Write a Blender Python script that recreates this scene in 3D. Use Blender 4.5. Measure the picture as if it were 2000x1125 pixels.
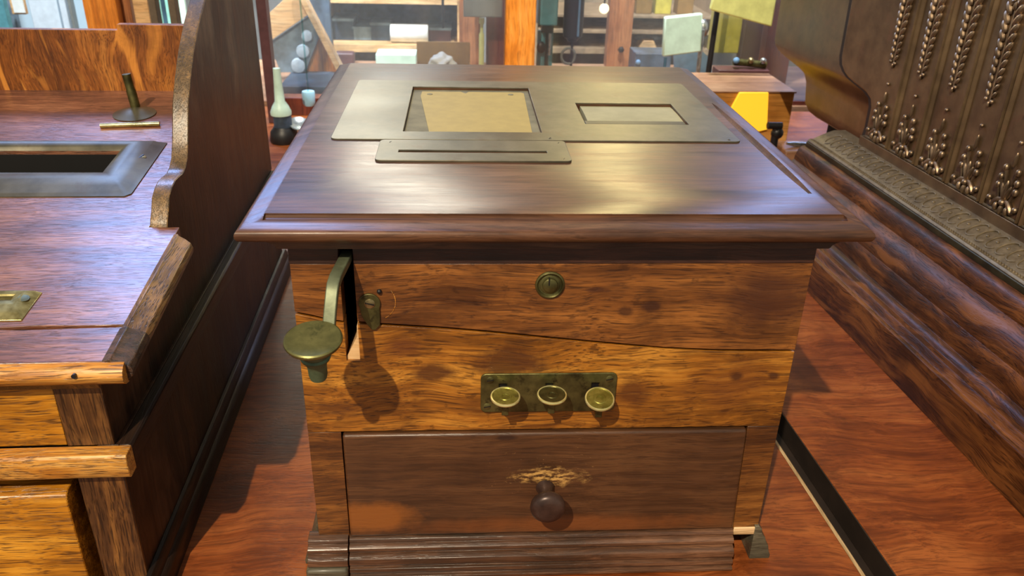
import bpy, bmesh, math, random
from mathutils import Vector, Matrix
random.seed(7)
S = bpy.context.scene
for o in list(bpy.data.objects): bpy.data.objects.remove(o)
COL = S.collection
PI = math.pi
T = -0.032            # height of the table top; z = 0 is the underside of the middle till's body

# ------------------------------------------------------------------ camera, world, lights, exposure
CF, CYAW, CPITCH, CROLL = 1605.40212, 0.06721167, 0.46798499, 0.02701037
CPOS = Vector((-0.07840609, -0.61962323, 0.59528631))
def cam_axes():
    cy, sy, cp, sp = math.cos(CYAW), math.sin(CYAW), math.cos(CPITCH), math.sin(CPITCH)
    f = Vector((sy*cp, cy*cp, -sp)); r = Vector((cy, -sy, 0)); u = r.cross(f)
    c, s = math.cos(CROLL), math.sin(CROLL)
    return r*c+u*s, -r*s+u*c, f
CR, CU, CFW = cam_axes()
cd = bpy.data.cameras.new('camera'); cam = bpy.data.objects.new('camera', cd); COL.objects.link(cam)
cd.sensor_width = 36; cd.lens = CF/2000*36; cd.clip_start = 0.02
cam.matrix_world = Matrix(((CR.x, CU.x, -CFW.x, CPOS.x), (CR.y, CU.y, -CFW.y, CPOS.y), (CR.z, CU.z, -CFW.z, CPOS.z), (0, 0, 0, 1)))
cd.dof.use_dof = True; cd.dof.focus_distance = 0.80; cd.dof.aperture_fstop = 13
S.camera = cam
S.view_settings.view_transform = 'Standard'; S.view_settings.look = 'None'; S.view_settings.gamma = 1
S.view_settings.use_curve_mapping = False
S.view_settings.exposure = 0.18
W = bpy.data.worlds.new('room_light'); S.world = W; W.use_nodes = True
W.node_tree.nodes['Background'].inputs[0].default_value = (0.88, 0.79, 0.68, 1)
W.node_tree.nodes['Background'].inputs[1].default_value = 0.44

def lamp(name, kind, loc, target, power, color, size=0.05, sizey=None, spot=None, blend=0.3):
    l = bpy.data.lights.new(name, kind); l.energy = power; l.color = color
    o = bpy.data.objects.new(name, l); COL.objects.link(o); o.location = loc
    o.rotation_euler = (Vector(target)-Vector(loc)).to_track_quat('-Z', 'Y').to_euler()
    if kind == 'AREA':
        l.shape = 'RECTANGLE'; l.size = size; l.size_y = sizey or size
    else:
        l.shadow_soft_size = size
    if spot: l.spot_size = math.radians(spot); l.spot_blend = blend
    return o
lamp('ceiling_spot_lamp', 'SPOT', (-1.13, -2.62, 3.30), (0.0, 0.1, 0.1), 760, (1.0, 0.83, 0.60), 0.028, spot=52)
lamp('window_daylight_left', 'AREA', (-1.62, 3.0, 2.62), (-0.5, 0.2, 0.3), 52, (0.30, 0.48, 1.0), 0.75, 0.8)
lamp('window_daylight_right', 'AREA', (2.12, 4.2, 1.88), (0.3, 0.1, 0.3), 20, (0.35, 0.50, 1.0), 0.55, 0.8)
lamp('ceiling_lamp_white', 'AREA', (-0.70, 4.1, 1.86), (-0.1, 0.1, 0.35), 22, (1.0, 0.93, 0.74), 0.6, 0.45)
lamp('ceiling_lamp_yellow', 'AREA', (0.82, 4.1, 1.84), (0.1, 0.1, 0.35), 15, (1.0, 0.80, 0.35), 0.28, 0.40)
lamp('background_fill', 'SPOT', (0.25, 1.35, 2.5), (0.15, 2.75, -.1), 480, (0.96, 0.98, 1.0), .12, spot=66, blend=.5)  # unseen fill spot, added to brighten the things in the background

lamp('side_wall_fill', 'SPOT', (-1.15, 1.5, 2.3), (-1.15, 3.1, .0), 520, (0.90, 0.96, 1.0), .12, spot=58, blend=.4)  # added fill spot that lifts the pale blue wall at the left

def WP(px, py, y):                       # a point of the place seen at that spot, y metres back
    d = CR*((px-1000)/CF)+CU*((562.5-py)/CF)+CFW
    return CPOS+d*((y-CPOS.y)/d.y)

# ------------------------------------------------------------------ helpers
ORG = {}
def C(r, g, b):
    f = lambda v: (v/255/12.92) if v/255 <= 0.04045 else ((v/255+0.055)/1.055)**2.4
    return (f(r), f(g), f(b), 1)
def empty(name, loc, rz=0, label=None, cat=None, group=None):
    o = bpy.data.objects.new(name, None); COL.objects.link(o); o.location = loc; o.rotation_euler = (0, 0, rz)
    o.empty_display_size = 0.05
    if label: o['label'] = label; o['category'] = cat
    if group: o['group'] = group
    ORG[o.name] = (0, 0, 0)
    return o
def mk(name, bm, mat, parent=None, bev=0, seg=2, smooth=True, label=None, off=None, ang=35):
    bmesh.ops.recalc_face_normals(bm, faces=bm.faces[:])
    if parent is not None:
        o3 = ORG.get(parent.name, (0, 0, 0)); bmesh.ops.translate(bm, vec=(-o3[0], -o3[1], -o3[2]), verts=bm.verts[:])
    me = bpy.data.meshes.new(name); bm.to_mesh(me); bm.free()
    o = bpy.data.objects.new(name, me); COL.objects.link(o)
    mats = mat if isinstance(mat, (list, tuple)) else [mat]
    for m in mats: me.materials.append(m)
    if parent is not None: o.parent = parent; ORG[o.name] = ORG.get(parent.name, (0, 0, 0))
    if smooth:
        for p in me.polygons: p.use_smooth = True
        me.set_sharp_from_angle(angle=math.radians(ang))
    if bev:
        b = o.modifiers.new('bevel', 'BEVEL'); b.width = bev; b.segments = seg; b.limit_method = 'ANGLE'; b.angle_limit = math.radians(35)
        b.harden_normals = False
    if label: o['label'] = label
    return o
def tag(o, label, cat, group=None):
    o['label'] = label; o['category'] = cat
    if group: o['group'] = group
    return o
def solo(name, bm, mat, label, cat, bev=0, group=None, **k):
    """a thing that is one mesh: its origin goes to the middle of its base"""
    vs = [v.co for v in bm.verts]
    c = Vector(((min(v.x for v in vs)+max(v.x for v in vs))/2, (min(v.y for v in vs)+max(v.y for v in vs))/2, min(v.z for v in vs)))
    bmesh.ops.translate(bm, vec=-c, verts=bm.verts[:])
    o = mk(name, bm, mat, None, bev, **k); o.location = c
    return tag(o, label, cat, group)
def struct(o): o['kind'] = 'structure'; return o
def nb(): return bmesh.new()
def box(bm, x0, x1, y0, y1, z0, z1):
    v = [bm.verts.new(p) for p in [(x0,y0,z0),(x1,y0,z0),(x1,y1,z0),(x0,y1,z0),(x0,y0,z1),(x1,y0,z1),(x1,y1,z1),(x0,y1,z1)]]
    for f in [(0,3,2,1),(4,5,6,7),(0,1,5,4),(1,2,6,5),(2,3,7,6),(3,0,4,7)]: bm.faces.new([v[i] for i in f])
    return bm
def prism(bm, pts, a0, a1, axis):
    """pts: outline in the two other axes (x: (y,z), y: (x,z), z: (x,y)); extruded from a0 to a1"""
    def P(p, a):
        return {'x': (a, p[0], p[1]), 'y': (p[0], a, p[1]), 'z': (p[0], p[1], a)}[axis]
    A = [bm.verts.new(P(p, a0)) for p in pts]; B = [bm.verts.new(P(p, a1)) for p in pts]
    n = len(pts)
    bm.faces.new(A); bm.faces.new(B[::-1])
    for i in range(n): bm.faces.new((A[i], B[i], B[(i+1) % n], A[(i+1) % n]))
    return bm
def lathe(bm, prof, n=40, M=None, caps=True):
    """prof: (r, h) pairs, axis +z, transformed by M"""
    M = M or Matrix.Identity(4); rings = []
    for r, h in prof:
        if r < 1e-6: rings.append([bm.verts.new(M @ Vector((0, 0, h)))])
        else: rings.append([bm.verts.new(M @ Vector((r*math.cos(2*PI*i/n), r*math.sin(2*PI*i/n), h))) for i in range(n)])
    for a, b in zip(rings, rings[1:]):
        for i in range(n):
            j = (i+1) % n
            if len(a) == 1 and len(b) == 1: break
            if len(a) == 1: bm.faces.new((a[0], b[i], b[j]))
            elif len(b) == 1: bm.faces.new((a[i], a[j], b[0]))
            else: bm.faces.new((a[i], a[j], b[j], b[i]))
    if caps and len(rings[0]) > 1: bm.faces.new(rings[0][::-1])
    if caps and len(rings[-1]) > 1: bm.faces.new(rings[-1])
    return bm
def sweep(bm, pts, prof, up=(1, 0, 0), scales=None):
    """prof: closed outline (a along 'up' side, b across); swept along pts"""
    pts = [Vector(p) for p in pts]; up = Vector(up); rings = []
    for i, p in enumerate(pts):
        t = (pts[min(i+1, len(pts)-1)]-pts[max(i-1, 0)]).normalized()
        b = t.cross(up).normalized(); a = b.cross(t).normalized()
        s = scales[i] if scales else 1
        rings.append([bm.verts.new(p+a*x*s+b*y*s) for x, y in prof])
    n = len(prof)
    for A, B in zip(rings, rings[1:]):
        for i in range(n): bm.faces.new((A[i], A[(i+1) % n], B[(i+1) % n], B[i]))
    bm.faces.new(rings[0][::-1]); bm.faces.new(rings[-1])
    return bm
def circ(r, n=12): return [(r*math.cos(2*PI*i/n), r*math.sin(2*PI*i/n)) for i in range(n)]
def tube(bm, pts, r, n=12, up=None):
    d = (Vector(pts[-1])-Vector(pts[0])).normalized()
    if up is None: up = (1, 0, 0) if abs(d.x) < 0.8 else (0, 0, 1)
    return sweep(bm, pts, circ(r, n), up)
def frame_to(loc, zdir, xdir=(1, 0, 0)):
    z = Vector(zdir).normalized(); x = Vector(xdir); x = (x-z*x.dot(z)).normalized(); y = z.cross(x)
    return Matrix(((x.x, y.x, z.x, loc[0]), (x.y, y.y, z.y, loc[1]), (x.z, y.z, z.z, loc[2]), (0, 0, 0, 1)))
def ball(bm, c, r, sc=(1, 1, 1), u=10, v=7, M=None):
    m = Matrix.Translation(c) @ (M or Matrix.Identity(4)) @ Matrix.Diagonal((sc[0], sc[1], sc[2], 1))
    bmesh.ops.create_uvsphere(bm, u_segments=u, v_segments=v, radius=r, matrix=m)
def rrect(x0, x1, y0, y1, r, n=4):
    out = []
    for cx, cy, a in ((x1-r, y1-r, 0), (x0+r, y1-r, 90), (x0+r, y0+r, 180), (x1-r, y0+r, 270)):
        for i in range(n+1):
            t = math.radians(a+90*i/n); out.append((cx+r*math.cos(t), cy+r*math.sin(t)))
    return out
def cut(o, cbm):
    """subtract a closed shape (given in the same space as o's mesh before its origin shift)"""
    bmesh.ops.recalc_face_normals(cbm, faces=cbm.faces[:])
    o3 = ORG.get(o.name, (0, 0, 0)); bmesh.ops.translate(cbm, vec=(-o3[0], -o3[1], -o3[2]), verts=cbm.verts[:])
    me = bpy.data.meshes.new('c'); cbm.to_mesh(me); cbm.free()
    c = bpy.data.objects.new('c', me); COL.objects.link(c)
    bevs = [(m.width, m.segments) for m in o.modifiers]
    pm = o.parent; o.parent = None
    o.modifiers.clear()
    b = o.modifiers.new('b', 'BOOLEAN'); b.object = c; b.operation = 'DIFFERENCE'; b.solver = 'EXACT'
    dg = bpy.context.evaluated_depsgraph_get(); dg.update()
    new = bpy.data.meshes.new_from_object(o.evaluated_get(dg)); old = o.data
    new.name = old.name; o.modifiers.clear(); o.data = new; o.parent = pm
    bpy.data.objects.remove(c)
    for p in new.polygons: p.use_smooth = True
    new.set_sharp_from_angle(angle=math.radians(35))
    for w, s in bevs:
        m = o.modifiers.new('bevel', 'BEVEL'); m.width = w; m.segments = s; m.limit_method = 'ANGLE'; m.angle_limit = math.radians(35)

# ------------------------------------------------------------------ materials
class N:
    def __init__(s, name):
        s.m = bpy.data.materials.new(name); s.m.use_nodes = True; s.t = s.m.node_tree
        s.b = s.t.nodes['Principled BSDF']; s.tc = s.t.nodes.new('ShaderNodeTexCoord')
    def n(s, k, **kw):
        x = s.t.nodes.new(k)
        for a, v in kw.items():
            if a in x.inputs.keys() if isinstance(a, str) and a not in x.bl_rna.properties.keys() else False: x.inputs[a].default_value = v
            else: setattr(x, a, v)
        return x
    def l(s, a, b): s.t.links.new(a, b)
    def noise(s, vec, scale=5, detail=4, rough=.55, dist=0.0):
        x = s.t.nodes.new('ShaderNodeTexNoise'); x.inputs['Scale'].default_value = scale; x.inputs['Detail'].default_value = detail
        x.inputs['Roughness'].default_value = rough; x.inputs['Distortion'].default_value = dist
        if vec is not None: s.l(vec, x.inputs['Vector'])
        return x.outputs['Fac']
    def mapping(s, scale, rot=(0, 0, 0), loc=(0, 0, 0), src=None):
        x = s.t.nodes.new('ShaderNodeMapping'); x.inputs['Scale'].default_value = scale; x.inputs['Rotation'].default_value = rot; x.inputs['Location'].default_value = loc
        s.l(src or s.tc.outputs['Object'], x.inputs['Vector']); return x.outputs['Vector']
    def ramp(s, fac, stops, interp='LINEAR'):
        x = s.t.nodes.new('ShaderNodeValToRGB'); x.color_ramp.interpolation = interp
        e = x.color_ramp.elements
        while len(e) < len(stops): e.new(0.5)
        for i, (p, c) in enumerate(stops):
            e[i].position = p; e[i].color = c if isinstance(c, tuple) else (c, c, c, 1)
        s.l(fac, x.inputs['Fac']); return x.outputs['Color']
    def mix(s, fac, a, b, mode='MIX'):
        x = s.t.nodes.new('ShaderNodeMix'); x.data_type = 'RGBA'; x.blend_type = mode
        for i, v in ((0, fac), (6, a), (7, b)):
            if isinstance(v, (int, float)): x.inputs[i].default_value = v
            elif isinstance(v, tuple): x.inputs[i].default_value = v
            else: s.l(v, x.inputs[i])
        return x.outputs[2]
    def math(s, op, a, b=0.0, c=None):
        x = s.t.nodes.new('ShaderNodeMath'); x.operation = op
        for i, v in enumerate((a, b) if c is None else (a, b, c)):
            if isinstance(v, (int, float)): x.inputs[i].default_value = v
            else: s.l(v, x.inputs[i])
        return x.outputs[0]
    def bump(s, h, strength=.3, dist=.001):
        x = s.t.nodes.new('ShaderNodeBump'); x.inputs['Strength'].default_value = strength; x.inputs['Distance'].default_value = dist
        s.l(h, x.inputs['Height']); s.l(x.outputs['Normal'], s.b.inputs['Normal'])
    def ellipse(s, cx, cy, cz, rx, ry, rz, warp=0.35, soft=0.25, wscale=60):
        """0..1 mask of a blotch with a ragged edge"""
        m = s.mapping((1/rx, 1/ry, 1/rz), loc=(-cx/rx, -cy/ry, -(cz+.032)/rz))
        ln = s.t.nodes.new('ShaderNodeVectorMath'); ln.operation = 'LENGTH'; s.l(m, ln.inputs[0])
        w = s.noise(s.tc.outputs['Object'], wscale, 5, .65)
        d = s.math('ADD', ln.outputs['Value'], s.math('MULTIPLY', s.math('SUBTRACT', w, .5), warp*4))
        return s.ramp(d, [(max(0, .8-soft), 1.0), (.8+soft, 0.0)])

def wood(name, dark, mid, light, axis='x', rough=.34, freq=1.0, blot=.5, pores=.5, spots=None, spotamt=0.0, bump=.25, coat=.25, spec=.5, fleck=None, warp=.6, off=(0,0,0), extra=None):
    g = N(name)
    fine = {'x': (7, 130, 130), 'y': (130, 7, 130), 'z': (130, 130, 7)}[axis]
    mid_ = {'x': (2.2, 26, 26), 'y': (26, 2.2, 26), 'z': (26, 26, 2.2)}[axis]
    por = {'x': (40, 900, 900), 'y': (900, 40, 900), 'z': (900, 900, 40)}[axis]
    src = g.tc.outputs['Object']
    # gentle wandering of the grain
    ad = g.t.nodes.new('ShaderNodeVectorMath'); ad.operation = 'MULTIPLY_ADD'
    nz = g.t.nodes.new('ShaderNodeTexNoise'); nz.inputs['Scale'].default_value = 7; nz.inputs['Detail'].default_value = 2
    g.l(src, nz.inputs['Vector']); g.l(nz.outputs['Color'], ad.inputs[0]); k = .03*warp
    ad.inputs[1].default_value = (k, k, k); g.l(src, ad.inputs[2]); v = ad.outputs[0]
    f1 = g.noise(g.mapping(tuple(a*freq for a in fine), loc=off, src=v), 1, 5, .65)
    f2 = g.noise(g.mapping(tuple(a*freq for a in mid_), loc=off, src=v), 1, 3, .5)
    f3 = g.noise(g.mapping((9, 9, 9), loc=off, src=v), 1, 3, .55)
    p = g.noise(g.mapping(tuple(a*freq for a in por), loc=off, src=v), 1, 2, .5)
    t = g.math('ADD', g.math('MULTIPLY', f1, .36), g.math('ADD', g.math('MULTIPLY', f2, .34), g.math('MULTIPLY', f3, .30)))
    col = g.ramp(t, [(.39, dark), (.49, mid), (.59, light)])
    sp_ = g.noise(g.mapping(tuple(a*freq*2.6 for a in fine), loc=(off[0]+1, off[1], off[2]), src=v), 1, 4, .7)
    col = g.mix(g.ramp(sp_, [(.40, .55), (.50, 0.0)]), col, tuple(c*.45 for c in mid[:3])+(1,))
    col = g.mix(g.ramp(sp_, [(.56, 0.0), (.68, .45)]), col, light)
    pm = g.ramp(p, [(.36, 1.0), (.46, 0.0)])
    col = g.mix(g.math('MULTIPLY', pm, pores), col, tuple(c*.25 for c in dark[:3])+(1,))
    if fleck:
        wv = g.noise(g.mapping({'z': (38, 38, 5), 'x': (5, 38, 38), 'y': (38, 5, 38)}[axis], rot=(0, math.radians(4), 0), src=v), 1, 2, .4, 1.2)
        col = g.mix(g.math('MULTIPLY', g.ramp(wv, [(.54, 0.0), (.64, 1.0)]), .7), col, fleck)
    if blot:
        b1 = g.noise(g.mapping((14, 14, 20), loc=(off[0]+3, off[1], off[2])), 1, 5, .62)
        col = g.mix(g.math('MULTIPLY', g.ramp(b1, [(.50, 0.0), (.66, 1.0)]), blot), col, tuple(c*.55 for c in dark[:3])+(1,))
    if spotamt:
        b2 = g.noise(g.mapping((62, 62, 85), loc=off), 1, 4, .6)
        col = g.mix(g.math('MULTIPLY', g.ramp(b2, [(.60, 0.0), (.68, 1.0)]), spotamt), col, tuple(c*.4 for c in dark[:3])+(1,))
    for s_ in (spots or []):
        c_, e_, amt = s_[0], s_[1], s_[2]
        col = g.mix(g.math('MULTIPLY', g.ellipse(*e_), amt), col, c_)
    if extra: col = extra(g, col, v)
    g.l(col, g.b.inputs['Base Color'])
    r = g.math('ADD', rough, g.math('MULTIPLY', g.math('SUBTRACT', f1, .5), .25)); g.l(r, g.b.inputs['Roughness'])
    g.b.inputs['Coat Weight'].default_value = coat; g.b.inputs['Coat Roughness'].default_value = .22
    g.b.inputs['Specular IOR Level'].default_value = spec
    h = g.math('SUBTRACT', g.math('MULTIPLY', f1, .6), g.math('MULTIPLY', pm, .8)); g.bump(h, bump, .0006)
    return g.m

def metal(name, a, b, rough=.4, scale=60, metallic=1.0, bump=.15, c=None, spec=.5):
    g = N(name); n1 = g.noise(g.tc.outputs['Object'], scale, 6, .65); n2 = g.noise(g.tc.outputs['Object'], scale*.25, 3, .6)
    col = g.ramp(g.math('ADD', g.math('MULTIPLY', n1, .5), g.math('MULTIPLY', n2, .5)), [(.38, a), (.62, b)])
    if c: col = g.mix(g.ramp(g.noise(g.tc.outputs['Object'], scale*.6, 5, .7), [(.56, 0.0), (.66, 1.0)]), col, c)
    g.l(col, g.b.inputs['Base Color']); g.b.inputs['Metallic'].default_value = metallic
    g.l(g.math('ADD', rough-.1, g.math('MULTIPLY', n2, .25)), g.b.inputs['Roughness'])
    g.bump(n1, bump, .0008); return g.m
def plain(name, c, rough=.5, metallic=0.0, var=.12, scale=30, coat=0.0):
    g = N(name); n1 = g.noise(g.tc.outputs['Object'], scale, 4, .6)
    lo = tuple(x*(1-var*2) for x in c[:3])+(1,); hi = tuple(min(1, x*(1+var*2)) for x in c[:3])+(1,)
    g.l(g.ramp(n1, [(.35, lo), (.65, hi)]), g.b.inputs['Base Color'])
    g.b.inputs['Roughness'].default_value = rough; g.b.inputs['Metallic'].default_value = metallic; g.b.inputs['Coat Weight'].default_value = coat
    return g.m
def emit(name, c, s):
    g = N(name); g.b.inputs['Base Color'].default_value = c; g.b.inputs['Emission Color'].default_value = c; g.b.inputs['Emission Strength'].default_value = s
    return g.m
def glass(name, tint=(1, 1, 1, 1), rough=.02, haze=0.0):
    """thin clear pane: mostly see-through with its own reflection"""
    g = N(name); t = g.t; out = t.nodes['Material Output']
    tr = t.nodes.new('ShaderNodeBsdfTransparent'); tr.inputs[0].default_value = tint
    gl = t.nodes.new('ShaderNodeBsdfGlossy'); gl.inputs['Roughness'].default_value = rough
    fr = t.nodes.new('ShaderNodeFresnel'); fr.inputs[0].default_value = 1.45
    mx = t.nodes.new('ShaderNodeMixShader'); g.l(fr.outputs[0], mx.inputs[0]); g.l(tr.outputs[0], mx.inputs[1]); g.l(gl.outputs[0], mx.inputs[2])
    if haze:  # pale translucent share paints the haze of reflections on the pane
        df = t.nodes.new('ShaderNodeBsdfTranslucent'); df.inputs[0].default_value = (.72, .82, .92, 1); m2 = t.nodes.new('ShaderNodeMixShader'); m2.inputs[0].default_value = haze
        g.l(mx.outputs[0], m2.inputs[1]); g.l(df.outputs[0], m2.inputs[2]); mx = m2
    g.l(mx.outputs[0], out.inputs['Surface']); return g.m

M = {}
M['lid'] = wood('worn_dark_mahogany', C(54, 33, 22), C(84, 54, 36), C(112, 76, 52), 'x', .37, .8, .3, .2, bump=.10, coat=.06)
M['frieze'] = wood('dark_mahogany', C(38, 22, 18), C(62, 36, 26), C(84, 50, 34), 'x', .5, 1, .5, .3)
M['front_up'] = wood('walnut_front', C(74, 40, 16), C(126, 76, 32), C(164, 104, 46), 'x', .42, .9, .55, .6, spotamt=.5, warp=1.0,
    spots=[(C(52, 28, 20), (.085, 0, .262, .010, .1, .007, .25, .2), .75), (C(52, 28, 20), (.062, 0, .258, .008, .1, .006, .25, .2), .7),
           (C(70, 38, 24), (.19, 0, .27, .075, .1, .04, .3, .5, 25), .75), (C(60, 30, 20), (.035, 0, .279, .012, .1, .004, .3, .2), .6)])
M['front_low'] = wood('golden_walnut_front', C(88, 48, 14), C(160, 100, 30), C(204, 142, 54), 'x', .40, .9, .5, .7, spotamt=.55, warp=1.2,
    spots=[(C(74, 38, 16), (-.040, 0, .207, .045, .1, .020, .35, .3, 40), .85), (C(74, 38, 16), (-.105, 0, .197, .022, .1, .012, .3, .3, 40), .85),
           (C(78, 40, 16), (.075, 0, .175, .022, .1, .020, .35, .35, 40), .75), (C(96, 50, 24), (-.13, 0, .225, .02, .1, .012, .3, .4, 40), .6),
           (C(110, 62, 26), (.17, 0, .18, .05, .1, .035, .4, .5, 30), .55), (C(60, 32, 20), (.17, 0, .19, .008, .1, .006, .3, .3), .8),
           (C(60, 32, 20), (.205, 0, .19, .007, .1, .005, .3, .3), .8), (C(78, 42, 18), (-.19, 0, .16, .05, .1, .010, .5, .5, 40), .6)])
M['stile'] = wood('walnut_stile', C(62, 34, 14), C(110, 66, 26), C(146, 94, 40), 'x', .45, 1, .5, .5, spotamt=.4)
def scuff(g, col, v):
    e = g.ellipse(0.005, 0, .082, .040, .1, .012, .5, .35, 45)
    n = g.noise(g.mapping((90, 500, 330)), 1, 5, .7)
    col = g.mix(g.math('MULTIPLY', e, g.ramp(n, [(.46, 0.0), (.56, 1.0)])), col, C(205, 160, 92))
    e2 = g.ellipse(0.0, 0, .085, .085, .1, .045, .5, .5, 25)
    n2 = g.noise(g.mapping((260, 400, 300)), 1, 3, .7)
    col = g.mix(g.math('MULTIPLY', e2, g.ramp(n2, [(.66, 0.0), (.72, .55)])), col, C(190, 140, 90))
    return col
M['drawer'] = wood('brown_drawer_front', C(60, 38, 22), C(84, 54, 32), C(102, 68, 40), 'x', .42, .8, .3, .3, extra=scuff, warp=.8,
    spots=[(C(148, 88, 34), (-.17, 0, .035, .055, .1, .022, .2, .25, 40), .75), (C(130, 74, 34), (.03, 0, .022, .19, .1, .014, .35, .5, 30), .6),
           (C(40, 26, 22), (-.04, 0, .128, .013, .1, .004, .3, .3), .8)])
M['mould'] = wood('dark_grey_brown_moulding', C(48, 36, 26), C(84, 56, 38), C(122, 86, 62), 'x', .34, 1, .4, .3, spots=None)
M['greenish'] = wood('grey_green_worn_wood', C(58, 56, 46), C(88, 84, 68), C(116, 110, 90), 'x', .55, 1, .3, .5)
M['side'] = wood('dark_side_wood', C(30, 18, 11), C(52, 32, 20), C(78, 50, 32), 'z', .45, .8, .4, .3, coat=.05, spec=.3)
M['darkwood'] = plain('dark_inside_wood', C(22, 14, 10), .9)
M['plate'] = metal('aged_grey_brass', C(86, 84, 72), C(114, 110, 94), .40, 40, .6, .12, C(100, 90, 74))
M['brassd'] = metal('patinated_brass', C(74, 72, 44), C(118, 114, 70), .40, 90, .8, .2, C(60, 56, 36))
M['lever'] = metal('green_patinated_brass', C(84, 92, 72), C(120, 128, 102), .45, 80, .5, .2, C(98, 102, 78))
M['disc'] = metal('green_brass_disc', C(112, 112, 70), C(138, 136, 86), .34, 120, .75, .1, C(100, 102, 64))
M['verdigris'] = metal('verdigris_brass', C(66, 84, 62), C(100, 120, 92), .5, 90, .4, .2)
M['key'] = metal('scratched_yellow_brass', C(126, 122, 52), C(170, 164, 84), .34, 150, .75, .2, C(112, 104, 52))
M['keydull'] = metal('dull_brass_disc', C(74, 72, 40), C(104, 100, 58), .38, 150, .8, .25)
M['brassl'] = metal('bright_worn_brass', C(128, 118, 72), C(190, 180, 126), .28, 120, .85, .2)
M['rim'] = metal('rim_highlight_brass', C(214, 206, 132), C(240, 234, 176), .22, 150, .7, .05)
M['screw'] = metal('brass_screw', C(140, 126, 90), C(180, 165, 120), .35, 200, .9)
M['steel'] = metal('bright_steel', C(150, 160, 165), C(205, 212, 214), .25, 60, .9)
M['inkblack'] = plain('slot_shade_black', C(8, 8, 9), .95, var=.05)
M['black'] = plain('black_iron', C(20, 20, 22), .45)
M['knob'] = metal('dark_bronze_knob', C(52, 38, 34), C(84, 64, 56), .33, 60, .35, .1)
M['card'] = plain('yellow_card', C(166, 146, 78), .6, var=.03, scale=60)
M['paper'] = plain('pale_paper', C(166, 162, 126), .7, var=.05)
M['greyfelt'] = plain('grey_backing', C(120, 116, 92), .8)
# left till
M['desk'] = wood('polished_red_oak_desk', C(78, 46, 36), C(128, 80, 58), C(168, 114, 84), 'x', .36, 1.1, .35, .6, bump=.5, coat=.30, warp=.8)
M['nose'] = wood('worn_golden_oak', C(120, 66, 16), C(196, 130, 46), C(236, 184, 96), 'x', .38, 1.0, .25, .8, bump=.7)
M['goldpanel'] = wood('golden_oak_panel', C(110, 64, 8), C(186, 122, 24), C(228, 166, 56), 'x', .36, .9, .35, .8, bump=.5)
M['darkoak'] = wood('dark_oak_stile', C(46, 28, 12), C(92, 58, 26), C(144, 98, 46), 'z', .42, 1.0, .5, .8, bump=.6)
M['darkoak2'] = wood('blackened_oak', C(28, 20, 14), C(56, 38, 26), C(92, 64, 46), 'x', .5, 1.2, .5, .6, bump=.8)
M['backoak'] = wood('striped_oak_back', C(96, 50, 14), C(150, 86, 28), C(184, 118, 48), 'z', .42, 1.1, .35, .6, fleck=C(226, 150, 62), bump=.4, warp=1.5)
def smear(g, col, v):                      # pale grey-beige patches high on the scrolled side
    n1 = g.noise(g.mapping((11, 11, 5)), 1, 5, .62); up = g.ellipse(0, .12, .45, 6, .42, .16, .5, .5, 9)
    return g.mix(g.math('MULTIPLY', g.ramp(n1, [(.44, 0.0), (.60, 1.0)]), g.math('MULTIPLY', up, .75)), col, C(128, 112, 92))
M['cheek'] = wood('dark_brown_oak_cheek', C(24, 15, 10), C(50, 32, 21), C(86, 60, 42), 'z', .42, .35, .5, .3, coat=.04, spec=.28, warp=2.0, extra=smear)
M['edge'] = wood('worn_grey_brown_edge', C(70, 56, 36), C(112, 88, 56), C(150, 116, 70), 'z', .42, 1.0, .45, .6, bump=.6)
M['plinth'] = wood('dark_oak_plinth', C(18, 12, 8), C(36, 23, 15), C(64, 42, 28), 'y', .44, .8, .4, .3, coat=.08, spec=.35)
M['strip'] = wood('worn_oak_strip', C(54, 38, 24), C(112, 80, 50), C(158, 122, 80), 'y', .42, 1.0, .5, .7, bump=.6)
# right register
M['basewood'] = wood('dark_figured_oak', C(40, 21, 10), C(80, 44, 20), C(120, 72, 34), 'y', .40, .7, .5, .6, fleck=C(128, 78, 36), coat=.03, spec=.25, warp=1.6)
M['bronze'] = metal('brown_bronze', C(98, 80, 60), C(130, 108, 80), .36, 30, .62, .08, C(118, 92, 70))
M['orn'] = metal('raised_bronze_ornament', C(124, 106, 86), C(170, 148, 122), .40, 80, .9, .1)
M['stripmetal'] = metal('pale_brass_strip', C(102, 90, 70), C(136, 122, 96), .45, 120, .55, .3)
M['fillet'] = metal('dark_green_fillet', C(46, 42, 26), C(74, 66, 42), .4, 40, .6)
# table and room
M['table'] = wood('orange_brown_table', C(98, 46, 16), C(134, 68, 28), C(162, 92, 44), 'x', .42, .7, .45, .3, coat=.03, spec=.38, warp=1.8)
M['tabledge'] = wood('pale_worn_edge', C(120, 96, 66), C(180, 150, 106), C(206, 180, 140), 'y', .55, 1, .3, .4)
M['gapwood'] = plain('black_brown_rail', C(40, 30, 24), .6)
M['orangepost'] = wood('orange_pine', C(172, 92, 20), C(222, 134, 34), C(240, 160, 66), 'z', .45, .5, .15, .3)
M['redpost'] = wood('red_brown_post', C(70, 28, 20), C(104, 44, 28), C(132, 64, 38), 'z', .4, .5, .3, .3)
M['brownpost'] = wood('light_brown_post', C(130, 78, 44), C(168, 108, 66), C(192, 134, 88), 'z', .5, .5, .3, .3)
M['tan'] = wood('tan_board', C(190, 142, 90), C(220, 178, 124), C(236, 202, 154), 'x', .5, .5, .1, .2)
M['wall'] = plain('pale_blue_wall', C(176, 200, 214), .8, var=.05, scale=3)
M['wallback'] = plain('grey_blue_back', C(150, 152, 150), .8, var=.1, scale=4)
M['trim'] = plain('white_blue_trim', C(206, 220, 230), .6, var=.04)
M['teal'] = plain('teal_enamel', C(84, 142, 152), .35, var=.1)
M['mint'] = plain('mint_enamel', C(190, 222, 208), .4, var=.05)
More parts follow.
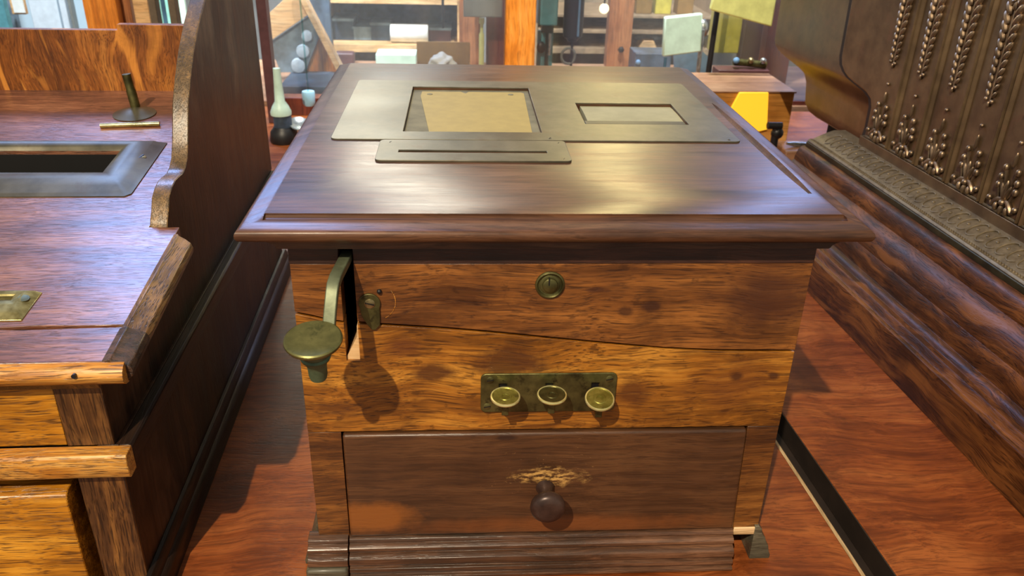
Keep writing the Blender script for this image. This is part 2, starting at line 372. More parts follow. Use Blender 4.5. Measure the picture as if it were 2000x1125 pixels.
M['yg'] = plain('yellow_green_enamel', C(214, 220, 140), .45, var=.06)
M['yel'] = plain('yellow_enamel', C(206, 196, 84), .4, var=.08)
M['blue'] = plain('blue_cloth', C(104, 146, 186), .6, var=.12)
M['bluegrey'] = plain('blue_grey_paint', C(110, 132, 148), .5, var=.2, scale=18)
M['navy'] = plain('navy_paint', C(58, 76, 96), .5, var=.25, scale=18)
M['white'] = plain('white_paper', C(226, 232, 230), .6, var=.04)
M['grey'] = plain('grey_metal', C(122, 126, 122), .5, var=.05)
M['cardboard'] = plain('brown_cardboard', C(150, 116, 60), .7, var=.06)
M['lightblue'] = plain('light_blue_plastic', C(150, 200, 226), .35, var=.05)
M['glow'] = emit('lit_amber_plastic', C(252, 196, 48), .55)
M['floor'] = wood('dark_floorboards', C(60, 40, 26), C(88, 60, 40), C(110, 80, 54), 'y', .5, .3)
M['pane'] = glass('hazed_clear_glass', (.97, .98, .98, 1), .03, .10)
M['aquaglass'] = glass('aqua_glass', (.72, .90, .90, 1), .08)
M['plum'] = plain('dark_plum_wood', C(78, 48, 50), .45, var=.1)

# ------------------------------------------------------------------ room shell
def part(name, parent, mat, *b, bev=.0006, **k):
    bm = nb()
    for x in b: box(bm, *x)
    return mk(name, bm, mat, parent, bev, **k)
struct(mk('floor', box(nb(), -4, 4, -3.5, 5.2, -.84, -.80), M['floor']))
struct(mk('wall_back', box(nb(), -4, 4, 5.0, 5.1, -.80, 3.2), M['wallback']))

# ------------------------------------------------------------------ tables
def uv2w(u, v, th):
    t = math.radians(th); return (u*math.cos(t)+v*math.sin(t), -u*math.sin(t)+v*math.cos(t))
THR, THL = -3.7, -1.2
tb = empty('display_table', (-.5, .5, -.80), 0, 'orange-brown wooden table under the dark-lidded till and the oak till, pale worn right edge', 'table')
ORG[tb.name] = (-.5, .5, -.80)
e0, e1 = uv2w(.322, -.45, THR), uv2w(.322, 1.78, THR)
mk('tabletop', prism(nb(), [(-1.6, -.45), e0, e1, (-1.6, e1[1])], T-.03, T, 'z'), M['table'], tb, .0015)
f0, f1 = uv2w(.3265, -.45, THR), uv2w(.3265, 1.78, THR)
mk('edge_band', prism(nb(), [e0, f0, f1, e1], T-.03, T-.0005, 'z'), M['tabledge'], tb, .001, label='pale worn edge band')
for x, y in ((-1.5, -.35), (.22, -.35), (-1.5, 1.6), (.12, 1.6)): part('leg', tb, M['table'], (x-.03, x+.03, y-.03, y+.03, -.80, T-.03))
tb2 = empty('display_table', (1.0, .5, -.80), 0, 'orange-brown wooden table under the ornate bronze register, right of the dark gap', 'table')
ORG[tb2.name] = (1.0, .5, -.80)
e0, e1 = uv2w(.3575, -.45, THR), uv2w(.3575, 1.78, THR)
mk('tabletop', prism(nb(), [e0, (1.9, -.45), (1.9, e1[1]), e1], T-.03, T, 'z'), M['table'], tb2, .002)
g0, g1 = uv2w(.3275, -.45, THR), uv2w(.3275, 1.78, THR); h0, h1 = uv2w(.365, -.45, THR), uv2w(.365, 1.78, THR)
mk('side_rail', prism(nb(), [g0, h0, h1, g1], T-.10, T-.0305, 'z'), M['gapwood'], tb2, .001, label='black-brown rail showing in the gap')
i0, i1 = uv2w(.3560, -.45, THR), uv2w(.3560, 1.78, THR)
mk('edge_band', prism(nb(), [i0, (e0[0]-.00005, e0[1]), (e1[0]-.00005, e1[1]), i1], T-.0302, T+.0002, 'z'), M['gapwood'], tb2, .0006, label='black-brown left edge of the tabletop')  # dark plate over the tabletop's left side face
for x, y in ((.45, -.35), (1.8, -.35), (.40, 1.6), (1.8, 1.6)): part('leg', tb2, M['table'], (x-.03, x+.03, y-.03, y+.03, -.80, T-.03))

# ------------------------------------------------------------------ MIDDLE TILL
ct = empty('wooden_till', (0, 0, T), 0, 'dark-lidded mahogany till with brass knob lever, three small keys and a drawer, in the middle', 'till')
ORG[ct.name] = (0, 0, T)
HW, DEP = .22, .56
part('side_panel', ct, M['side'], (-HW, -HW+.018, .018, DEP, 0, .3224))
part('side_panel', ct, M['side'], (HW-.018, HW, .018, DEP, 0, .3224))
part('back_panel', ct, M['side'], (-HW+.018, HW-.018, DEP-.015, DEP, 0, .3224))
part('bottom_board', ct, M['darkwood'], (-HW+.018, HW-.018, .018, DEP-.015, 0, .012))
SX0, SX1, SZ = -.1800, -.1682, .2104
crackL = [(-.22, .2585), (-.205, .2550), (-.193, .2512), (SX0, .2492)]
crackR = [(SX1, .2488), (-.150, .2470), (-.10, .2432), (-.06, .2392), (0, .2320), (.05, .2262), (.10, .2208), (.15, .2180), (.2, .2172), (.22, .2170)]
g = .0012
bm = nb()
prism(bm, [(-HW, .304), (SX0, .304)]+[(x, z+g) for x, z in crackL[::-1]], 0, .018, 'y')
prism(bm, [(SX1, .304), (HW, .304)]+[(x, z+g) for x, z in crackR[::-1]], 0, .018, 'y')
mk('upper_front_board', bm, M['front_up'], ct, .0003)
low = [(-HW, .1345), (HW, .1345)]+[(x, z-g) for x, z in crackR[::-1]]+[(SX1, SZ), (SX0, SZ)]+[(x, z-g) for x, z in crackL[::-1]]
mk('lower_front_board', prism(nb(), low, 0, .018, 'y'), M['front_low'], ct, .0003)
part('frieze_strip', ct, M['frieze'], (-HW-.0005, SX0, -.0006, .018, .3043, .3224), (SX1, HW+.0005, -.0006, .018, .3043, .3224))
part('stile', ct, M['stile'], (-HW, -.1902, 0, .018, .0005, .1338), bev=.0003)
mk('stile', prism(nb(), [(.1898, .134), (HW, .134), (HW, 0), (.1942, 0)], 0, .018, 'y'), M['stile'], ct, .0006)
# added pale wedge: paints the light on the slot's lower inner side
mk('slot_lit_wedge', prism(nb(), [(SX0+.0004, .2095), (SX1+.003, .2095), (SX1+.003, .2440), (SX1-.0012, .2440), (SX1-.0018, .2330), (SX0+.0004, .2135)], .0030, .040, 'y'), M['tan'], ct, label='pale wedge painting the lit inside of the slot')
# drawer
dr = mk('drawer', prism(nb(), [(-.1886, .1328), (.1885, .1328), (.1930, .0105), (-.1892, .0105)], -.004, .45, 'y'), M['drawer'], ct, .0026, 3)
dm = [(-.002, .0102), (-.0055, .0085), (-.0065, .0062), (-.0060, .0042), (-.0095, .0034), (-.0115, .0015), (-.0118, -.0012), (-.0100, -.0034), (-.0095, -.0048),
      (-.0130, -.0056), (-.0162, -.0076), (-.0172, -.0110), (-.0168, -.0145), (-.0150, -.0165), (-.0145, -.0180), (-.0175, -.0190), (-.0182, -.0225), (-.0170, -.0245), (-.0165, -.0262), (-.0200, -.0272), (-.0200, -.0300), (-.002, -.0300)]
mk('drawer_moulding', prism(nb(), [(y, z) for y, z in dm]+[(.004, -.030), (.004, .0102)], -.1900, .1930, 'x'), M['mould'], dr, .0003)
kb = nb()
lathe(kb, [(.0, .0), (.0085, .0), (.0090, .0015), (.0078, .004), (.0066, .009), (.0068, .015), (.0085, .019), (.0125, .0215), (.0158, .0245), (.0166, .028), (.0158, .0315), (.0135, .034), (.009, .0352), (0, .0356)], 40,
      frame_to((0, -.004, .0690), (0, -1, 0)))
mk('drawer_knob', kb, M['knob'], dr)
# base mouldings left on the carcass
lm = [(y-.001, z) for y, z in dm]+[(.006, -.030), (.006, .0102)]
mk('base_moulding', prism(nb(), lm, -.2300, -.1912, 'x'), M['mould'], ct, .0003)
mk('base_foot', prism(nb(), [(-.0215, -.016), (-.0215, -.031), (.012, -.031), (.012, -.016)], -.2320, -.1914, 'x'), M['greenish'], ct, .003, label='worn grey-green corner block')
part('broken_edge', ct, M['tan'], (.1945, .2185, -.0022, .0, .0005, .0100), bev=.001, label='pale torn wood edge where the moulding is missing')
sm = [(.0, .012), (.0035, .008), (.0045, .001), (.0085, -.003), (.0105, -.009), (.0135, -.014), (.0150, -.021), (.0175, -.027), (.0170, -.0315), (-.004, -.0315), (-.004, .012)]
mk('side_moulding', prism(nb(), [(-HW-a, z) for a, z in sm], .004, DEP, 'y'), M['greenish'], ct, .0004)
mk('side_moulding', prism(nb(), [(HW+a, z) for a, z in sm], -.003, DEP, 'y'), M['greenish'], ct, .0004, label='cut end of the grey side moulding')
mk('rear_foot', box(nb(), -.2, .2, DEP-.03, DEP, -.0315, 0), M['darkwood'], ct)
# lid
def loopbox(bm, loops):
    rings = [[bm.verts.new(p) for p in ((x0, y0, z), (x1, y0, z), (x1, y1, z), (x0, y1, z))] for x0, x1, y0, y1, z in loops]
    for a, b in zip(rings, rings[1:]):
        for i in range(4): bm.faces.new((a[i], a[(i+1) % 4], b[(i+1) % 4], b[i]))
    bm.faces.new(rings[0][::-1]); bm.faces.new(rings[-1]); return bm
LX, LY0, LY1, LT = .2545, -.0265, .588, .350
def LL(d, z): return (-LX+d, LX-d, LY0+d, LY1-d, z)
prof = [(0.0165, .3224, 1)]
ll = []
for d, z in [(.0290, .3224), (.0275, .3232), (.0265, .3252), (.0235, .3270), (.0190, .3290), (.0155, .3305), (.0145, .3330), (.0060, .3335), (.0040, .3338), (.0015, .3352), (.0003, .3375), (0, .3398), (.0006, .3420), (.0022, .3436), (.0050, .3448), (.0100, .3464), (.0150, .3482), (.0180, .3494), (.0200, .3500)]:
    f = 1 if z >= .3333 else 1.0
    # the under-step overhangs less at the front than at the sides
    x = d; yf = min(d*1.0, .0160) if z < .3333 else d
    ll.append((-LX+x, LX-x, LY0+yf, LY1-d, z))
lid = mk('lid', loopbox(nb(), ll), M['lid'], ct, .0)
c = nb(); prism(c, [(-.0031, .3520), (-.0031, .3484), (-.0060, .3474), (-.0100, .3470), (-.0125, .3480), (-.0128, .3520)], -.2345, .2360, 'x'); cut(lid, c)
# tapered groove on the right
c = nb(); ring = []
for i in range(25):
    t = i/24; y = .046+(.362-.046)*t; w = .0068*math.sin(PI*min(1, max(0.02, t*1.0)))**.35*(1-.35*t)+.0004
    ring.append([c.verts.new(p) for p in ((.2262-w*1.0-.001*t, y, .3515), (.2262+w*.3, y, .3500-w*.8), (.2262+w*.9, y, .3515))])
for A, B in zip(ring, ring[1:]):
    for i in range(3): c.faces.new((A[i], A[(i+1) % 3], B[(i+1) % 3], B[i]))
c.faces.new(ring[0][::-1]); c.faces.new(ring[-1]); cut(lid, c)
c = nb(); box(c, -.1400, .0055, .2240, .4240, .3470, .36); cut(lid, c)
c = nb(); box(c, .0565, .1718, .2590, .3500, .3300, .36); cut(lid, c)
c = nb(); box(c, -.1400, .0044, .1515, .1592, .3300, .36); cut(lid, c)
tp = mk('window_plate', prism(nb(), rrect(-.2112, .2112, .1962, .4580, .006), LT-.0002, LT+.0016, 'z'), M['plate'], ct, .0003, label='aged grey brass plate with two windows')
c = nb(); box(c, -.1400, .0055, .2240, .4240, .34, .36); cut(tp, c)
c = nb(); box(c, .0565, .1718, .2590, .3500, .34, .36); cut(tp, c)
part('card', ct, M['greyfelt'], (-.1395, .0050, .2245, .4235, .3471, .3478), bev=0)
pc = mk('yellow_card', prism(nb(), [(-.1125, .2260), (-.004, .2260), (-.001, .408), (-.004, .413), (-.070, .413), (-.074, .404), (-.080, .413), (-.128, .413), (-.129, .39)], .3479, .3483, 'z'), M['card'], ct, 0, label='faded yellow card behind the square window')
for x, y in ((-.118, .398), (-.018, .400)):
    sc = nb(); lathe(sc, [(0, .3483), (.0035, .3483), (.0032, .3488), (0, .3490)], 20, Matrix.Translation((x, y, 0))); mk('card_pin', sc, M['greyfelt'], ct)
rl = nb(); prism(rl, [(.2790, .3484), (.290, .3490), (.31, .3494), (.335, .3490), (.3490, .3480), (.3490, .3310), (.2790, .3310)], .0620, .1712, 'x')
mk('paper_roll', rl, M['paper'], ct, 0, label='pale paper showing in the narrow window')
part('paper_bar', ct, M['black'], (.0580, .1712, .2670, .2800, .3310, .3494))
sp = mk('slot_plate', prism(nb(), rrect(-.1605, .0260, .1270, .1930, .005), LT-.0002, LT+.0020, 'z'), M['plate'], ct, .0004, label='grey brass plate with a long narrow slot')
c = nb(); box(c, -.1400, .0044, .1515, .1592, .33, .36); cut(sp, c)
sc = nb()
def slothead(bm, x, y, z, r, ax, rot=0.4):
    Mx = frame_to((x, y, z), ax) @ Matrix.Rotation(rot, 4, 'Z')
    lathe(bm, [(0, -.001), (r, -.001), (r*.97, .0002), (r*.75, .0006), (0, .0008)], 24, Mx)
def slit(bm, x, y, z, r, ax, rot=0.4):
    Mx = frame_to((x, y, z), ax) @ Matrix.Rotation(rot, 4, 'Z')
    b = nb(); box(b, -r*.85, r*.85, -r*.12, r*.12, .0004, .0010); me = bpy.data.meshes.new('t'); b.to_mesh(me); b.free(); me.transform(Mx); bm.from_mesh(me); bpy.data.meshes.remove(me)
for i, (x, y) in enumerate(((-.150, .185), (.019, .186), (.019, .134), (.200, .203), (.012, .203))):
    b = nb(); slothead(b, x, y, LT+.0012, .0022, (0, 0, 1)); o = mk('screw', b, M['plate'], ct)
    b = nb(); slit(b, x, y, LT+.0013, .0022, (0, 0, 1), 1.2); mk('screw_slit', b, M['black'], o)
# lever with its palm disc
lv = nb()
rect = [(-.0042, -.0033), (.0042, -.0033), (.0048, -.0026), (.0048, .0026), (.0042, .0033), (-.0042, .0033), (-.0048, .0026), (-.0048, -.0026)]
path = [(-.1741, .060, .285), (-.1741, .030, .302), (-.1741, .008, .3085), (-.1748, -.008, .3095), (-.1775, -.036, .3090), (-.1785, -.044, .3065), (-.1791, -.0485, .3020), (-.1803, -.056, .2900), (-.1815, -.063, .2760), (-.1835, -.070, .2650), (-.187, -.078, .262)]
sweep(lv, path, rect, (1, 0, 0))
lever = mk('lever', lv, M['lever'], ct, .0003)
dn = Vector((0, -math.sin(math.radians(10)), math.cos(math.radians(10))))
db = nb(); Mx = frame_to((-.1900, -.082, .2795), dn)
lathe(db, [(0, -.0042), (.010, -.0042), (.018, -.0030), (.0212, -.0012), (.0219, .0002), (.0217, .0016), (.0205, .0024), (.017, .0022), (0, .0016)], 56, Mx)
disc = mk('palm_disc', db, M['disc'], lever, label='round green-brass palm disc')
sb = nb(); lathe(sb, [(0, -.0400), (.004, -.0395), (.0064, -.0375), (.0072, -.034), (.0074, -.026), (.0082, -.0210), (.0112, -.0170), (.0118, -.0150), (.0105, -.0135), (.0122, -.0110), (.0130, -.0070), (.0120, -.0036), (0, -.0036)], 36, Mx)
mk('stem', sb, M['verdigris'], lever, label='verdigris stem under the disc')
# pivoting slot cover
pv = nb(); pts = [(-.1569+.0092*math.cos(math.radians(a)), .2680+.0092*math.sin(math.radians(a))) for a in range(-25, 206, 15)]
pts += [(-.1640, .2560), (-.1600, .2480), (-.1560, .2425), (-.1530, .2425), (-.1490, .2470), (-.1485, .2560)]
cov = mk('slot_cover', prism(nb(), pts[::-1], -.0022, -.0002, 'y'), M['brassd'], ct, .0004, label='small drop-shaped brass cover beside the slot')
b = nb(); slothead(b, -.1566, -.0024, .2682, .0046, (0, -1, 0)); o = mk('screw', b, M['screw'], cov)
b = nb(); slit(b, -.1566, -.0024, .2682, .0046, (0, -1, 0), -.25); mk('screw_slit', b, M['black'], o)
b = nb(); ball(b, (-.1482, -.001, .2790), .0022); mk('nail', b, M['black'], ct)
b = nb(); sweep(b, [(-.1411+.018*math.cos(math.radians(a))-.012, -.0001, .2690+.018*math.sin(math.radians(a))) for a in range(-60, 41, 8)], circ(.0004, 5), (0, 1, 0))
mk('scratch', b, M['nose'], ct, label='curved pale scratch rubbed by the cover')
# lock
lk = nb(); Ml = frame_to((-.0046, 0, .2846), (0, -1, 0))
lathe(lk, [(.0085, .0), (.0120, 0), (.0127, .0006), (.0124, .0018), (.0112, .0024), (.0104, .0016), (.0098, .0004), (.0085, .0002)], 48, Ml)
lock = mk('lock_escutcheon', lk, M['brassd'], ct)
b = nb(); lathe(b, [(0, 0), (.0088, 0), (.0088, .0006), (.0080, .0010), (.0066, .0011), (.0062, .0026), (.0050, .0034), (0, .0036)], 40, Ml); cyl = mk('lock_cylinder', b, M['brassd'], lock)
b = nb(); box(b, -.0062, -.0052, -.0040, -.0030, .2855, .2925); mk('key_slit', b, M['black'], lock)
# key plate and its three keys
kp = mk('key_plate', prism(nb(), rrect(-.0625, .0605, .1553, .1966, .0050), -.0022, -.0001, 'y'), M['brassd'], ct, .0007, label='rounded brass plate carrying three keys')
for x in (-.0424, -.0005, .0412):
    c = nb(); box(c, x-.0035, x+.0035, -.01, .01, .1700, .1862); cut(kp, c)
    part('key_hole', kp, M['black'], (x-.0034, x+.0034, -.0003, -.0001, .1701, .1861), bev=0)
for x, z in ((-.0540, .1903), (.0535, .1903), (-.0565, .1620), (.0545, .1610)):
    b = nb(); slothead(b, x, -.0022, z, .0036, (0, -1, 0)); o = mk('screw', b, M['brassd'], kp)
    b = nb(); slit(b, x, -.0022, z, .0036, (0, -1, 0), .2); mk('screw_slit', b, M['black'], o)
for i, (x, z, tilt, mt, lab) in enumerate(((-.0413, .1847, 5, M['key'], 'shiny yellow brass key with dark rim'), (-.0003, .1860, 3, M['keydull'], 'dull brown brass key'), (.0423, .1812, 17, M['key'], 'shiny scratched brass key pressed lower'))):
    kn = Vector((0, -math.sin(math.radians(tilt)), math.cos(math.radians(tilt)))); Mk = frame_to((x, -.0205, z), kn)
    b = nb(); lathe(b, [(0, -.0016), (.0112, -.0016), (.0124, -.0008), (.0128, .0002), (.0124, .0010), (.0112, .0012), (.0108, .0008), (.0058, .0008), (.0052, .0013), (.0030, .0013), (.0026, .0006), (0, .0006)], 44, Mk)
    k = mk('key', b, mt, kp, label=lab)
    b = nb(); box(b, x-.0030, x+.0030, -.0195, .004, z-.0060, z-.0030); box(b, x-.0030, x+.0030, -.0225, -.0165, z-.0185, z-.0016)
    mk('key_shank', b, M['steel'] if i == 9 else M['brassd'], k, .0005)
    b = nb(); lathe(b, [(.0120, -.0014), (.0130, -.0010), (.0133, .0002), (.0129, .0012), (.0119, .0014), (.0117, .0010), (.0120, -.0014)], 44, Mk, False); mk('key_rim', b, M['rim'], k)  # pale ring carries the key's rim highlight in its colour

# ------------------------------------------------------------------ LEFT TILL (u, v, z) turned by THL
rz = -math.radians(THL)
lt = empty('oak_till', (0, 0, 0), rz, 'large golden-oak till with sloping desk top, scrolled side and brass-framed slot, at the left', 'till')
ou = (-.60, .35, T); w0 = uv2w(ou[0], ou[1], THL); lt.location = (w0[0], w0[1], T); ORG[lt.name] = ou
UL, UR = -.86, -.377
def zd(v): return .238+.107*(v+.035)
def slope(bm, u0, u1, v0, v1, t, dz=0):
    return prism(bm, [(v0, zd(v0)+dz), (v1, zd(v1)+dz), (v1, zd(v1)+dz-t), (v0, zd(v0)+dz-t)], u0, u1, 'x')
chp = [(-.025, .149), (-.025, .2145), (.08, .2260), (.184, .2370), (.1875, .2600), (.193, .2680), (.1997, .2745), (.208, .2860), (.2212, .2927), (.236, .2955), (.2488, .2950), (.263, .2938), (.275, .2965), (.287, .3040), (.2984, .3190),
       (.3085, .3360), (.3200, .3560), (.3420, .3790), (.3700, .4040), (.405, .4280), (.4450, .4500), (.50, .478), (.56, .50), (.63, .515), (.705, .52), (.705, .149)]
def cheek(u0, u1):
    o = mk('cheek', prism(nb(), chp, u0, u1, 'x'), [M['cheek'], M['edge']], lt, .0012, 3, ang=50)
    for p in o.data.polygons:            # the front edge shows worn end grain
        n = p.normal
        if abs(n.x) < .5 and (n.y < -.15 or n.z > .15) and p.center.z > .25-T-.02+0: p.material_index = 1
    return o
cheek(-.395, -.377); cheek(UL, UL+.018)
part('lower_body', lt, M['cheek'], (UL, -.374, .60, .70, T, .149))
part('side_board', lt, M['cheek'], (-.392, -.374, -.026, .60, T, .149)); part('side_board', lt, M['cheek'], (UL, UL+.018, -.026, .60, T, .149))
part('back_panel', lt, M['cheek'], (UL+.018, -.395, .690, .704, .149, .30))
# ledge round the side
lg = [(-.374, .149), (-.3655, .149), (-.3630, .1465), (-.3630, .130), (-.3650, .1255), (-.370, .124), (-.374, .124)]
mk('side_ledge', prism(nb(), lg, -.026, .70, 'y'), M['plinth'], lt, .0008)
# plinth
pl = [(-.374, .004), (-.3700, .003), (-.3670, -.002), (-.3660, -.0075), (-.3625, -.0100), (-.3605, -.0140), (-.3605, T), (-.374, T)]
mk('plinth', prism(nb(), pl, -.040, .71, 'y'), M['plinth'], lt, .0006)
# front frame
part('upper_stile', lt, M['darkoak'], (-.4160, -.3775, -.026, -.006, .149, .2130))
part('upper_panel', lt, M['goldpanel'], (UL+.04, -.4168, -.0245, -.006, .149, .2130))
mk('front_rail', prism(nb(), [(-.0262, .149), (-.039, .149), (-.0418, .1465), (-.0425, .139), (-.0415, .128), (-.0390, .1245), (-.0262, .1245)], UL, -.3632, 'x'), M['nose'], lt, .0008)
part('lower_stile', lt, M['darkoak'], (-.4135, -.3745, -.029, -.008, T, .1243))
part('inner_lining', lt, M['darkwood'], (UL+.02, -.4137, .02, .03, T, .1243))
drw = mk('drawer', prism(nb(), [(.018, .1065), (-.030, .1065), (-.0355, .1030), (-.0370, .0970), (-.0370, -.028), (.018, -.028)], UL+.05, -.4232, 'x'), M['goldpanel'], lt, .0012)
# desk top
def slab(outline, t):
    b = nb(); A = [b.verts.new((u, v, zd(v))) for u, v in outline]; B = [b.verts.new((u, v, zd(v)-t)) for u, v in outline]; n = len(outline)
    b.faces.new(A); b.faces.new(B[::-1])
    for i in range(n): b.faces.new((A[i], B[i], B[(i+1) % n], A[(i+1) % n]))
    return b
dk = mk('desk_panel', slab([(UL+.018, .0155), (-.60, .0150), (-.50, .0165), (-.47, .0140), (-.44, .0165), (-.40, .0155), (-.3648, .0160), (-.3648, .1875), (-.3952, .1875), (-.3952, .60), (UL+.018, .60)], .018), M['desk'], lt, .0006)
c = nb(); box(c, -.80, -.4812, .3100, .3810, .20, .33); cut(dk, c)
mk('breadboard_end', slab([(UL+.018, -.0350), (-.3648, -.0350), (-.3648, .0132), (-.41, .0125), (-.45, .0110), (-.48, .0128), (-.60, .0135), (UL+.018, .0135)], .018), M['desk'], lt, .0012, label='front board of the desk top, split off by a crack')
nz = [(v, z) for v, z in ((-.0352, zd(-.0352)), (-.0385, .2368), (-.0430, .2330), (-.0450, .2285), (-.0438, .2235), (-.0400, .2200), (-.0340, .2185), (-.0330, .2185), (-.0352, .2195))]
nose = mk('front_nosing', prism(nb(), nz, UL, -.3500, 'x'), M['nose'], lt, .0008, label='worn golden front nosing with a small hole')
b = nb(); lathe(b, [(0, 0), (.0018, 0), (.0018, .003), (0, .003)], 14, frame_to((-.3865, -.0435, .2315), (0, -1, .1))); mk('nosing_hole', b, M['black'], nose)
mk('cove', prism(nb(), [(-.0330, .2180), (-.0300, .2130), (-.0275, .2080), (-.0060, .2080), (-.0060, .2180)], UL, -.3772, 'x'), M['darkoak'], lt, .0004)
st = nb()
prf = [(-.3640, .0008), (-.3622, .0012), (-.3605, -.0006), (-.3540, -.0022), (-.3478, -.0052), (-.3455, -.0100), (-.3465, -.0150), (-.3520, -.0190), (-.3740, -.0210), (-.3740, -.002)]
ra = [st.verts.new((a, -.0340, zd(-.034)+b)) for a, b in prf]; rb = [st.verts.new((a, .1720-(a+.364)*.6, zd(.172)+b)) for a, b in prf]
n_ = len(prf)
for i in range(n_): st.faces.new((ra[i], rb[i], rb[(i+1) % n_], ra[(i+1) % n_]))
st.faces.new(ra); st.faces.new(rb[::-1]); mk('side_nosing', st, M['strip'], lt, .0006)
st = nb(); ra = [st.verts.new((a+(.0004 if a > -.37 else 0), -.0346, zd(-.0346)+b+.0004)) for a, b in prf]; rb = [st.verts.new((a+(.0004 if a > -.37 else 0), .0115, zd(.0115)+b+.0004)) for a, b in prf]
for i in range(n_): st.faces.new((ra[i], rb[i], rb[(i+1) % n_], ra[(i+1) % n_]))
st.faces.new(ra); st.faces.new(rb[::-1]); mk('nosing_corner', st, M['darkoak2'], lt, .0008, label='blackened front end of the side nosing')
# back board with a step in its top edge
mk('back_board', prism(nb(), [(UL+.018, .290), (-.3952, .290), (-.3952, .3960), (-.5400, .3960), (-.5400, .3880), (UL+.018, .3880)], .590, .604, 'y'), M['backoak'], lt, .001)
# brass slot frame
def sloped(pu, pv, h): return (pu, pv, zd(pv)+h)
fr = nb(); O = (-.822, -.4353, .2560, .4020); I = (-.80, -.4812, .3100, .3810)
def lerp(a, b, t): return a+(b-a)*t
rings = []
for t, h in ((0, -.0005), (0, .0012), (.12, .0028), (.30, .0062), (.6, .0084), (.85, .0070), (1.0, .0040), (1.0, -.016)):
    u0, u1, v0, v1 = [lerp(a, b, t) for a, b in zip(O, I)]
    cr = .010*(1-t) if t < 1 else 0.0005
    rings.append([fr.verts.new(sloped(*p, h)) for p in ((u0, v0), (u1-.6*(1-t)*.01, v0), (u1, v0+.8*(1-t)*.008), (u1, v1), (u0, v1))])
for A, B in zip(rings, rings[1:]):
    for i in range(5): fr.faces.new((A[i], A[(i+1) % 5], B[(i+1) % 5], B[i]))
frm = mk('slot_frame', fr, M['plate'], lt, 0, ang=60, label='raised grey brass frame round the dark slot')
b = nb(); lathe(b, [(0, 0), (.0058, 0), (.0055, .0012), (.004, .0022), (0, .0026)], 28, frame_to(sloped(-.4500, .350, .0035), (0, -.1, 1))); o = mk('screw', b, M['screw'], frm)
b = nb(); slit(b, *sloped(-.4500, .350, .0056), .0058, (0, -.1, 1), 1.3); mk('screw_slit', b, M['black'], o)
hb = nb(); box(hb, -.80, -.4812, .310, .3105, .15, .268); box(hb, -.80, -.4812, .3795, .381, .15, .2775); box(hb, -.4820, -.4812, .3105, .3795, .15, .268); box(hb, -.80, -.4812, .310, .381, .15, .153)
mk('hopper', hb, M['inkblack'], lt, 0, label='inside of the slot, its shade painted black')  # black liner added so the slot's inner walls read as shade
# spindle on a flange, loose bar, small label frame
b = nb(); lathe(b, [(0, 0), (.0270, 0), (.0272, .0012), (.018, .0040), (.008, .0070), (0, .0075)], 44, frame_to(sloped(-.5040, .500, .0), (0, -.1, 1)))
fl = mk('spindle_flange', b, M['plate'], lt)
b = nb(); lathe(b, [(0, 0), (.0062, 0), (.0062, .022), (.0056, .024), (.0056, .044), (0, .0445)], 28, frame_to((-.5055, .512, .302), (-.10, .0, 1))); mk('spindle', b, M['brassd'], lt)
b = nb(); tube(b, [sloped(-.5315, .452, .003), sloped(-.4960, .4555, .003), sloped(-.4600, .459, .003)], .0030, 14); mk('brass_rod', b, M['brassl'], lt)
b = nb(); rings = []
O = (-.545, -.4529, .0235, .0665); I = (-.52, -.4722, .0495, .0560)
for t, h in ((0, 0), (0, .0010), (.25, .0042), (.55, .0066), (.9, .0056), (1.0, .0040), (1.0, .0008)):
    u0, u1, v0, v1 = [lerp(a, bb, t) for a, bb in zip(O, I)]
    rings.append([b.verts.new(sloped(*p, h)) for p in ((u0, v0), (u1, v0), (u1, v1), (u0, v1))])
for A, B in zip(rings, rings[1:]):
    for i in range(4): b.faces.new((A[i], A[(i+1) % 4], B[(i+1) % 4], B[i]))
b.faces.new(rings[-1]); lf = mk('coin_slot', b, [M['brassl']], lt, .0004, ang=25, label='small raised brass slot plate on the desk top')
part('slot_opening', lf, M['black'], (-.52, -.4725, .0500, .0555, zd(.053)+.0006, zd(.053)+.0014), bev=0)
b = nb(); lathe(b, [(0, 0), (.0050, 0), (.0048, .0010), (0, .0014)], 24, frame_to(sloped(-.4610, .0500, .0048), (.15, -.15, 1))); mk('screw', b, M['brassd'], lf)

# ------------------------------------------------------------------ RIGHT REGISTER (u, v, z) turned by THR
rt = empty('ornate_cash_register', (0, 0, 0), -math.radians(THR), 'ornate brown bronze cash register on a stepped dark-oak base, at the right', 'cash register')
ou = (.85, .40, T); w0 = uv2w(ou[0], ou[1], THR); rt.location = (w0[0], w0[1], T); ORG[rt.name] = ou
base = [(1.25, T), (.5465, T), (.5465, .0255), (.5475, .0285), (.5500, .0300), (.5530, .0305), (.5555, .0335), (.5570, .0375), (.5600, .0412), (.5640, .0420), (.5675, .0425), (.5695, .0455), (.5720, .0490), (.5750, .0505),
        (.5785, .0520), (.5800, .0560), (.5805, .0640), (.5830, .0730), (.5870, .0795), (.5880, .0800), (.5885, .0850), (.5910, .0920), (.5960, .1020), (.6030, .1110), (.6100, .1165), (.6120, .1180), (.6125, .1240), (.6145, .1310), (.6180, .1390), (.6230, .1440), (.6260, .1450), (1.25, .1450)]
mk('wooden_base', prism(nb(), base, -.30, .83, 'y'), M['basewood'], rt, .0004, ang=28)
mk('fillet', prism(nb(), [(.6275, .1450), (.6275, .1470), (.6285, .1530), (.6300, .1545), (.70, .1545), (.70, .1450)], -.30, .825, 'y'), M['fillet'], rt, .0004)
ms = mk('brass_strip', prism(nb(), [(.6290, .1545), (.6285, .1560), (.6305, .1590), (.6345, .1600), (.6380, .1590), (.6400, .1605), (.6500, .1650), (.6640, .1710), (.6740, .1745), (.6780, .1755), (.70, .1755), (.70, .1545)], -.30, .822, 'y'), M['stripmetal'], rt, .0003, ang=50)
